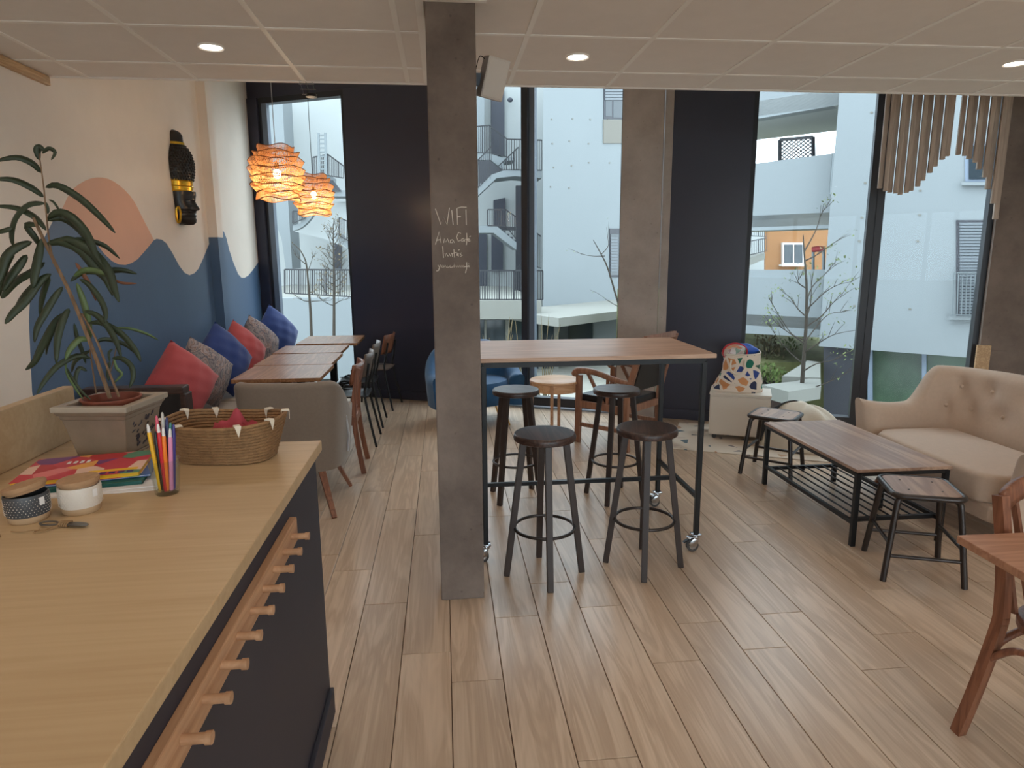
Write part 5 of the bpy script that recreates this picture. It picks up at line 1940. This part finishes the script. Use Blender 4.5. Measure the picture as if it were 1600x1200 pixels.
w_ = blockbox('window', 1494, 344, 1570, 494, 'grey_panel', .015)
for i in range(30):
    blockbox('shutter_slat', 1500, 348 + i * 4.75, 1570, 351.6 + i * 4.75, 'shutter_grey', .04, w_)
blockbox('sill', 1484, 494, 1575, 499, 'render_white_dimmed', .10, w_)
m = MB()
for i in range(12):
    m.bar(onb(1493 + i * 6.5, 428, .14), onb(1491 + i * 6.5, 492, .14), .012)
m.bar(onb(1491, 426, .14), onb(1575, 427, .14), .02)
m.bar(onb(1489, 491, .14), onb(1575, 492, .14), .02)
m.build('guard_rail', 'metal_pale', w_)
w_ = blockbox('window', 1508, 225, 1560, 284, 'frame_grey', .015)
blockbox('pane', 1514, 228, 1540, 280, 'pane_dark', .03, w_)
blockbox('sill', 1503, 285, 1560, 290, 'render_white_dimmed', .08, w_)
for x, y in ((1362, 176), (1352, 286), (1347, 340), (1343, 377), (1437, 336), (1434, 377), (1438, 298), (1335, 478), (1422, 483)):
    blockbox('tie_hole', x - 2, y - 1.4, x + 2, y + 1.4, 'render_tan', .008)
# gallery bays set back on the left of the block
off = -.35


def bay(name, pts, mat, out=off, depth=.25):
    m = MB()
    m.extrude([onb(x, y, out) for x, y in pts], -rn * depth)
    return m.build(name, mat, wb2)


bay('parapet', [(1090, 263), (1312, 233), (1312, 355), (1090, 362)], 'render_white_dimmed')
bay('parapet', [(1090, 423), (1300, 422), (1300, 532), (1090, 520)], 'render_white_dimmed')
bay('top_band', [(1090, 90), (1318, 60), (1318, 155), (1090, 195)], 'render_white_dimmed')
# soffit over the upper gallery, gallery floors
g0, g1 = onb(1090, 195, off), onb(1318, 155, off)
m = MB()
zt = onb(1310, 157, off).z
m.prism([(g0.x, g0.y), (g1.x, g1.y), (g1.x - rn.x * 2.4, g1.y - rn.y * 2.4), (g0.x - rn.x * 2.4, g0.y - rn.y * 2.4)], zt, zt + .25)
m.build('gallery_soffit', 'render_shade', wb2)
for zz in (onb(1296, 330, off).z, onb(1290, 500, off).z):
    m = MB()
    m.prism([(g0.x, g0.y), (g1.x, g1.y), (g1.x - rn.x * 2.4, g1.y - rn.y * 2.4), (g0.x - rn.x * 2.4, g0.y - rn.y * 2.4)], zz - .2, zz)
    m.build('gallery_floor', 'slab_pale', wb2)
for x, y0, y1 in ((1297, 236, 302), (1284, 424, 482)):
    m = MB().tube([onb(x, y0, off + .06), onb(x - 5, y1, off + .06)], .045, 10)
    m.build('downpipe', 'metal_pale', wb2)
# undercroft: grey wall and glazing
blockbox('grey_wall', 1280, 541, 1347, 668, 'grey_panel', -.25, wb2, .15)
blockbox('undercroft_glazing', 1347, 541, 1640, 668, 'pane_green_reflection', -.30, wb2, .08)
for x in (1350, 1436, 1520):
    blockbox('glazing_post', x, 541, x + 7, 668, 'frame_grey', -.24, wb2, .06)
# trellis, planter crates and a red-handled trolley on the galleries
tr = thing('trellis', 'dark lattice trellis panel standing on the upper gallery', 'trellis')
TP = lambda x, y: onb(x, y, -.9)
m = MB()
c = [(1190, 208), (1244, 203), (1245, 246), (1190, 249)]
for a, b in zip(c, c[1:] + c[:1]):
    m.bar(TP(*a), TP(*b), .05, .05)
m.build('frame', 'rail_dark', tr)


def bil(u, v):
    x = c[0][0] + (c[1][0] - c[0][0]) * u
    yt = c[0][1] + (c[1][1] - c[0][1]) * u
    yb = c[3][1] + (c[2][1] - c[3][1]) * u
    return TP(x, yt + (yb - yt) * v)


k = 7
for i in range(-k + 1, k):
    for sgn in (1, -1):
        a0, a1 = max(0, i / k), min(1, 1 + i / k)
        p, q = (a0, a0 - i / k), (a1, a1 - i / k)
        if sgn < 0:
            p, q = (1 - p[0], p[1]), (1 - q[0], q[1])
        MB().bar(bil(*p), bil(*q), .022, .016).build('lath', 'rail_dark', tr)
for i, (y0, y1) in enumerate(((192, 206), (220, 231))):
    o = thing('planter_crate', ('upper' if i == 0 else 'lower') + ' small wooden crate on the upper gallery corner', 'crate', (0, 0, 0), group='wooden crates on the gallery')
    for j in range(3):
        h_ = (y1 - y0) / 3
        m = MB()
        m.extrude([onb(1294, y0 + h_ * j + .6, -.5), onb(1308, y0 - 1 + h_ * j + .6, -.5), onb(1308, y0 - 1 + h_ * (j + 1), -.5), onb(1294, y0 + h_ * (j + 1), -.5)], -rn * .35)
        m.build('board', 'crate_wood', o)
tro = thing('hand_trolley', 'red-handled metal trolley standing behind the lower parapet', 'trolley')
TQ = lambda x, y: onb(x, y, -.75)
MB().tube([TQ(1248, 390), TQ(1256, 388.5), TQ(1267, 389)], .05, 8).build('handle', 'signal_red', tro)
for x in (1249, 1266):
    MB().tube([TQ(x, 390), TQ(x + .5, 470)], .025, 8).build('post', 'metal_pale', tro)
MB().bar(TQ(1249, 424), TQ(1267, 424), .03, .03).build('crossbar', 'metal_pale', tro)

# --- orange house and stairs far behind the gallery
oh = thing('orange_house', 'orange rendered house far behind the white gallery', 'building')
m = MB()
ext(m, [(1196, 300), (1340, 300), (1340, 560), (1196, 560)], 30, 4)
m.build('wall', 'render_orange', oh)
m = MB()
ext(m, [(1223, 379), (1256, 379), (1256, 415), (1223, 415)], 29.85, .2)
w_ = m.build('window', 'paper_white', oh)
for x0, x1 in ((1226, 1239), (1242, 1254)):
    m = MB()
    ext(m, [(x0, 382), (x1, 382), (x1, 411), (x0, 411)], 29.8, .05)
    m.build('pane', 'pane_dark', w_)
m = MB()
ext(m, [(1222, 413), (1258, 413), (1258, 416), (1222, 416)], 29.6, .3)
m.build('sill', 'paper_white', w_)
fs_b = thing('far_stairs', 'pale stairs with railings far behind the white gallery', 'stairs')
m = MB()
ext(m, [(1120, 330), (1194, 330), (1194, 560), (1120, 560)], 28.6, .6)
m.build('wall', 'render_shade', fs_b)
m = MB()
ext(m, [(1120, 424), (1195, 395), (1195, 405), (1150, 424), (1120, 440)], 27, 1)
m.build('flight', 'slab_pale', fs_b)
railing(fs_b, ((1165, 357), (1198, 360)), ((1165, 368), (1198, 370)), 27.5, 10)
railing(fs_b, ((1165, 378), (1198, 372)), ((1165, 400), (1198, 392)), 26.9, 10)

tag(MB().extrude([(4.6, 11.6, GZ - .1), (4.6, 11.6, -.35), (4.6, 17.5, .75), (4.6, 17.5, GZ - .1)], (6.5, 0, 0)).build('ground_slope', 'lawn_dry'), 'grassy slope behind the raised bed', kind='structure')
# --- raised beds between the windows and the block
tag(MB().prism([(2.5, 8.2), (3.55, 7.75), (4.62, 9.9), (3.3, 10.4)], GZ, -.40).build('raised_bed', 'lawn'), 'raised planting bed in the courtyard', kind='structure')
for i, (pp_, z0_, z1_, lab) in enumerate((([(1190, 601), (1232, 612), (1283, 604), (1282, 588), (1240, 596)], -.40, -.22, 'white concrete slab edging of the raised bed beside the young tree'),
                                          ([(1222, 588), (1282, 590), (1282, 566), (1262, 563)], -.40, -.20, 'white concrete block behind the young tree'))):
    pts = [atz(x, y, z1_) for x, y in pp_]
    o = MB().prism([(p.x, p.y) for p in pts], z0_, z1_).build('concrete_edging', 'slab_pale')
    tag(o, lab, 'edging')


def bush(name, mat, loc, r, seed, label, n=420, ls=.05):
    o = thing(name, label, 'bush', loc, group='bushes in the courtyard bed')
    rr = random.Random(seed)
    m = MB()
    for i in range(n):
        a, b = rr.uniform(0, 6.283), math.acos(rr.uniform(-.1, 1))
        k = rr.uniform(.55, 1.0)
        p = Vector((r[0] * k * math.cos(a) * math.sin(b), r[1] * k * math.sin(a) * math.sin(b), r[2] * k * math.cos(b) + .02))
        q = Matrix.Rotation(rr.uniform(0, 6.28), 3, 'Z') @ Matrix.Rotation(rr.uniform(-1.2, 1.2), 3, 'X')
        s = ls * rr.uniform(.6, 1.3)
        m.add([p + q @ Vector(v) for v in ((-s * .4, 0, 0), (0, -s, 0), (s * .4, 0, 0), (0, s, .01))], [(0, 1, 2, 3)])
    tag(m.build('foliage', mat, o, fix=False), kind='stuff')
    mm = MB()
    for i in range(7):
        a = rr.uniform(0, 6.283)
        mm.tube([(0, 0, -.05), (r[0] * .5 * math.cos(a), r[1] * .5 * math.sin(a), r[2] * .7)], [.012, .004], 5)
    mm.build('twigs', 'bark_grey', o)


for i, (px, py, Y, w, h_, mt, lab) in enumerate(((1195, 575, 12.0, .4, .75, 'shrub_dry', 'dry brownish bush next to the bag, outside the window'), (1225, 580, 12.4, .4, .7, 'shrub', 'bright green bush directly behind the young tree trunk'), (1262, 570, 13.1, .4, .75, 'shrub', 'green bush behind the white concrete block'),
                                                 (1250, 555, 14.2, .5, .6, 'shrub_dry', 'dry bush furthest back below the white parapet'), (1205, 556, 14.2, .5, .6, 'shrub_dry', 'dry bush below the white parapet, above the toy bag'), (1200, 600, 11.0, .4, .35, 'shrub', 'low green bush beside the white slab edging'))):
    p = at(px, py, Y)
    bush('garden_bush', mt, p, (w, w, h_), i + 20, lab)
    g = MB().lathe([(0, 0), (w * .8, 0), (w * .9, -.3), (w * .9, GZ - p.z), (0, GZ - p.z)], 14, caps=False).build('soil_mound', 'soil', bpy.data.objects[-1] if False else None)
    g.location = p
    g.parent = [o for o in bpy.data.objects if o.get('label') == lab][0]
    g.location = (0, 0, 0)


# --- young trees
def tree(name, label, base, pts, r0, branches, bud, seed, group, twig=6, nb=4):
    o = thing(name, label, 'tree', base, group=group)
    L = lambda p: p - Vector(base)
    path = [L(p) for p in spline(pts, 18)]
    MB().tube(path, [r0 * (1 - .8 * i / 17) for i in range(18)], 8).build('trunk', 'bark_grey', o)
    rr = random.Random(seed)
    buds = MB()
    for br in branches:
        q = [L(p) for p in spline(br, 10)]
        m = MB().tube(q, [r0 * .32 * (1 - .8 * i / 9) for i in range(10)], 6)
        for k_ in range(twig):
            i = rr.randint(3, 9)
            d = (q[i] - q[max(0, i - 2)]).normalized()
            d = (d + Vector((rr.uniform(-.7, .7), rr.uniform(-.5, .5), rr.uniform(-.1, .8)))).normalized()
            ln = rr.uniform(.12, .38) * (pts[-1] - pts[0]).length / 3.2
            e = q[i] + d * ln
            m.tube([q[i], q[i] + d * ln * .5 + Vector((0, 0, .01)), e], [r0 * .12, r0 * .1, r0 * .05], 5)
            for _ in range(nb):
                c_ = e + Vector((rr.uniform(-.06, .06), rr.uniform(-.05, .05), rr.uniform(-.05, .06)))
                s = rr.uniform(.016, .034)
                w2 = Matrix.Rotation(rr.uniform(0, 6), 3, 'Z') @ Matrix.Rotation(rr.uniform(-1, 1), 3, 'X')
                buds.add([c_ + w2 @ Vector(v) for v in ((-s * .5, 0, 0), (0, -s, 0), (s * .5, 0, 0), (0, s, .006))], [(0, 1, 2, 3)])
        m.build('branch', 'bark_grey', o)
    tag(buds.build('buds', bud, o, fix=False), kind='stuff')


Z7 = lambda x, y, Y=9.0: at(1140 + x / 3.478, 350 + y / 3.478, Y)
TB = [Z7(385, 950), Z7(395, 850), Z7(405, 700), Z7(415, 560), Z7(418, 450), Z7(418, 330), Z7(408, 200), Z7(402, 110), Z7(400, 60)]
BR = [[Z7(412, 500), Z7(370, 460, 9.2), Z7(330, 400, 9.3), Z7(295, 375, 9.3)], [Z7(415, 470), Z7(455, 430, 8.8), Z7(520, 370, 8.8), Z7(590, 330, 8.7), Z7(660, 315, 8.7)], [Z7(418, 420), Z7(450, 340, 9.2), Z7(510, 280, 9.2), Z7(590, 210, 9.3)],
      [Z7(410, 200), Z7(470, 170, 8.9), Z7(540, 120, 8.9), Z7(620, 70, 8.8)], [Z7(405, 150), Z7(440, 90, 9), Z7(475, 20, 9), Z7(500, -60, 9), Z7(540, -100, 9)], [Z7(410, 630), Z7(340, 600, 9.1), Z7(270, 500, 9.2), Z7(215, 405, 9.2)],
      [Z7(408, 650), Z7(350, 610, 8.8), Z7(280, 560, 8.7), Z7(225, 510, 8.7)], [Z7(405, 700), Z7(480, 650, 8.8), Z7(570, 600, 8.6), Z7(700, 575, 8.5)], [Z7(412, 640), Z7(470, 560, 9.2), Z7(540, 490, 9.3), Z7(620, 480, 9.3)],
      [Z7(400, 800), Z7(470, 760, 8.7), Z7(560, 740, 8.6), Z7(610, 715, 8.6)], [Z7(393, 900), Z7(480, 880, 8.7), Z7(580, 840, 8.6), Z7(690, 780, 8.5)], [Z7(400, 760), Z7(330, 700, 9.2), Z7(260, 620, 9.3), Z7(235, 570, 9.3)],
      [Z7(415, 520), Z7(440, 430, 9.2), Z7(445, 330, 9.2), Z7(455, 265, 9.2)], [Z7(414, 560), Z7(500, 500, 9.0), Z7(560, 430, 9.0), Z7(600, 400, 9.0)], [Z7(418, 350), Z7(385, 330, 9.1), Z7(370, 310, 9.1), Z7(385, 290, 9.1)]]
tree('young_tree', 'young budding tree outside the window behind the coffee table', TB[0], TB, .034, BR, 'bud_green', 4, 'young trees in the courtyard', 6, 4)
T1 = [z5(x, y) for x, y in ((345, 1250), (338, 1080), (332, 900), (322, 760), (315, 680), (305, 560), (292, 440), (275, 380), (230, 300), (165, 245))]
T1 = [at(x, y, 14.5) for x, y in T1]
z5p = lambda x, y, Y: at(430 + x / 6, 340 + y / 6, Y)
tree('young_tree', 'thin bare sapling on the wall side of the first window', T1[0], T1, .036, [[z5p(330, 785, 14.5), z5p(270, 780, 14.4), z5p(220, 750, 14.3), z5p(175, 725, 14.2)], [z5p(340, 785, 14.5), z5p(420, 780, 14.6), z5p(520, 775, 14.7)], [z5p(318, 700, 14.5), z5p(360, 690, 14.6), z5p(410, 650, 14.7)], [z5p(300, 520, 14.5), z5p(330, 440, 14.6), z5p(355, 360, 14.7)], [z5p(290, 440, 14.5), z5p(230, 390, 14.4), z5p(170, 330, 14.4)]], 'bud_gold', 5, 'young trees in the courtyard', 4, 1)
T2 = [at(*z5(x, y), 14.2) for x, y in ((552, 1250), (551, 1080), (552, 900), (552, 760), (552, 640), (550, 500), (548, 380), (545, 250), (545, 120), (552, 10))]
br2 = []
for i in range(22):
    y = 700 - i * 29
    s = 1 if i % 2 else -1
    w = 105 - 3.4 * i
    br2.append([z5p(551, y + 40, 14.2), z5p(551 + s * w * .5, y + 20, 14.2 + .2 * math.sin(i)), z5p(551 + s * w, y - 50, 14.2 + .35 * math.sin(i * 2))])
br2 += [[z5p(548, 825, 14.2), z5p(480, 800, 14.1), z5p(390, 740, 14.0)], [z5p(555, 815, 14.2), z5p(610, 780, 14.3), z5p(690, 760, 14.3)]]
tree('young_tree', 'thin sapling with golden buds beside the dark panel', T2[0], T2, .036, br2, 'bud_gold', 6, 'young trees in the courtyard', 5, 3)
for i, (px, lab) in enumerate(((775, 'bare twiggy shrub close to the pillar, outside the second window'), (812, 'bare twiggy shrub beside the window mullion'), (850, 'bare twiggy shrub just past the window mullion'))):
    rr = random.Random(40 + i)
    b0 = at(px, 600, 12.5)
    b0.z = GZ
    o = thing('bare_shrub', lab, 'shrub', b0, group='bare shrubs before the canopy')
    for j in range(8):
        e = at(px + rr.uniform(-28, 28), rr.uniform(490, 540), 12.5 + rr.uniform(-.3, .3)) - b0
        MB().tube(spline([(0, 0, 0), e * .5 + Vector((rr.uniform(-.06, .06), 0, 0)), e], 8), [.014, .012, .011, .01, .009, .008, .006, .004], 5).build('stalk', 'bud_gold', o)
b0 = at(985, 540, 13.0)
p_ = [at(x, y, 13.0) for x, y in ((1010, 592), (985, 520), (968, 480), (950, 420), (938, 395), (927, 375))]
tree('young_tree', 'leaning bare sapling before the white wing', p_[0], p_, .03, [[at(945, 400, 13), at(925, 400, 13), at(907, 397, 13)], [at(940, 397, 13), at(950, 385, 13), at(950, 372, 13)], [at(968, 480, 13), at(950, 470, 13), at(940, 462, 13)]], 'bud_green', 9, 'young trees in the courtyard', 2, 1)
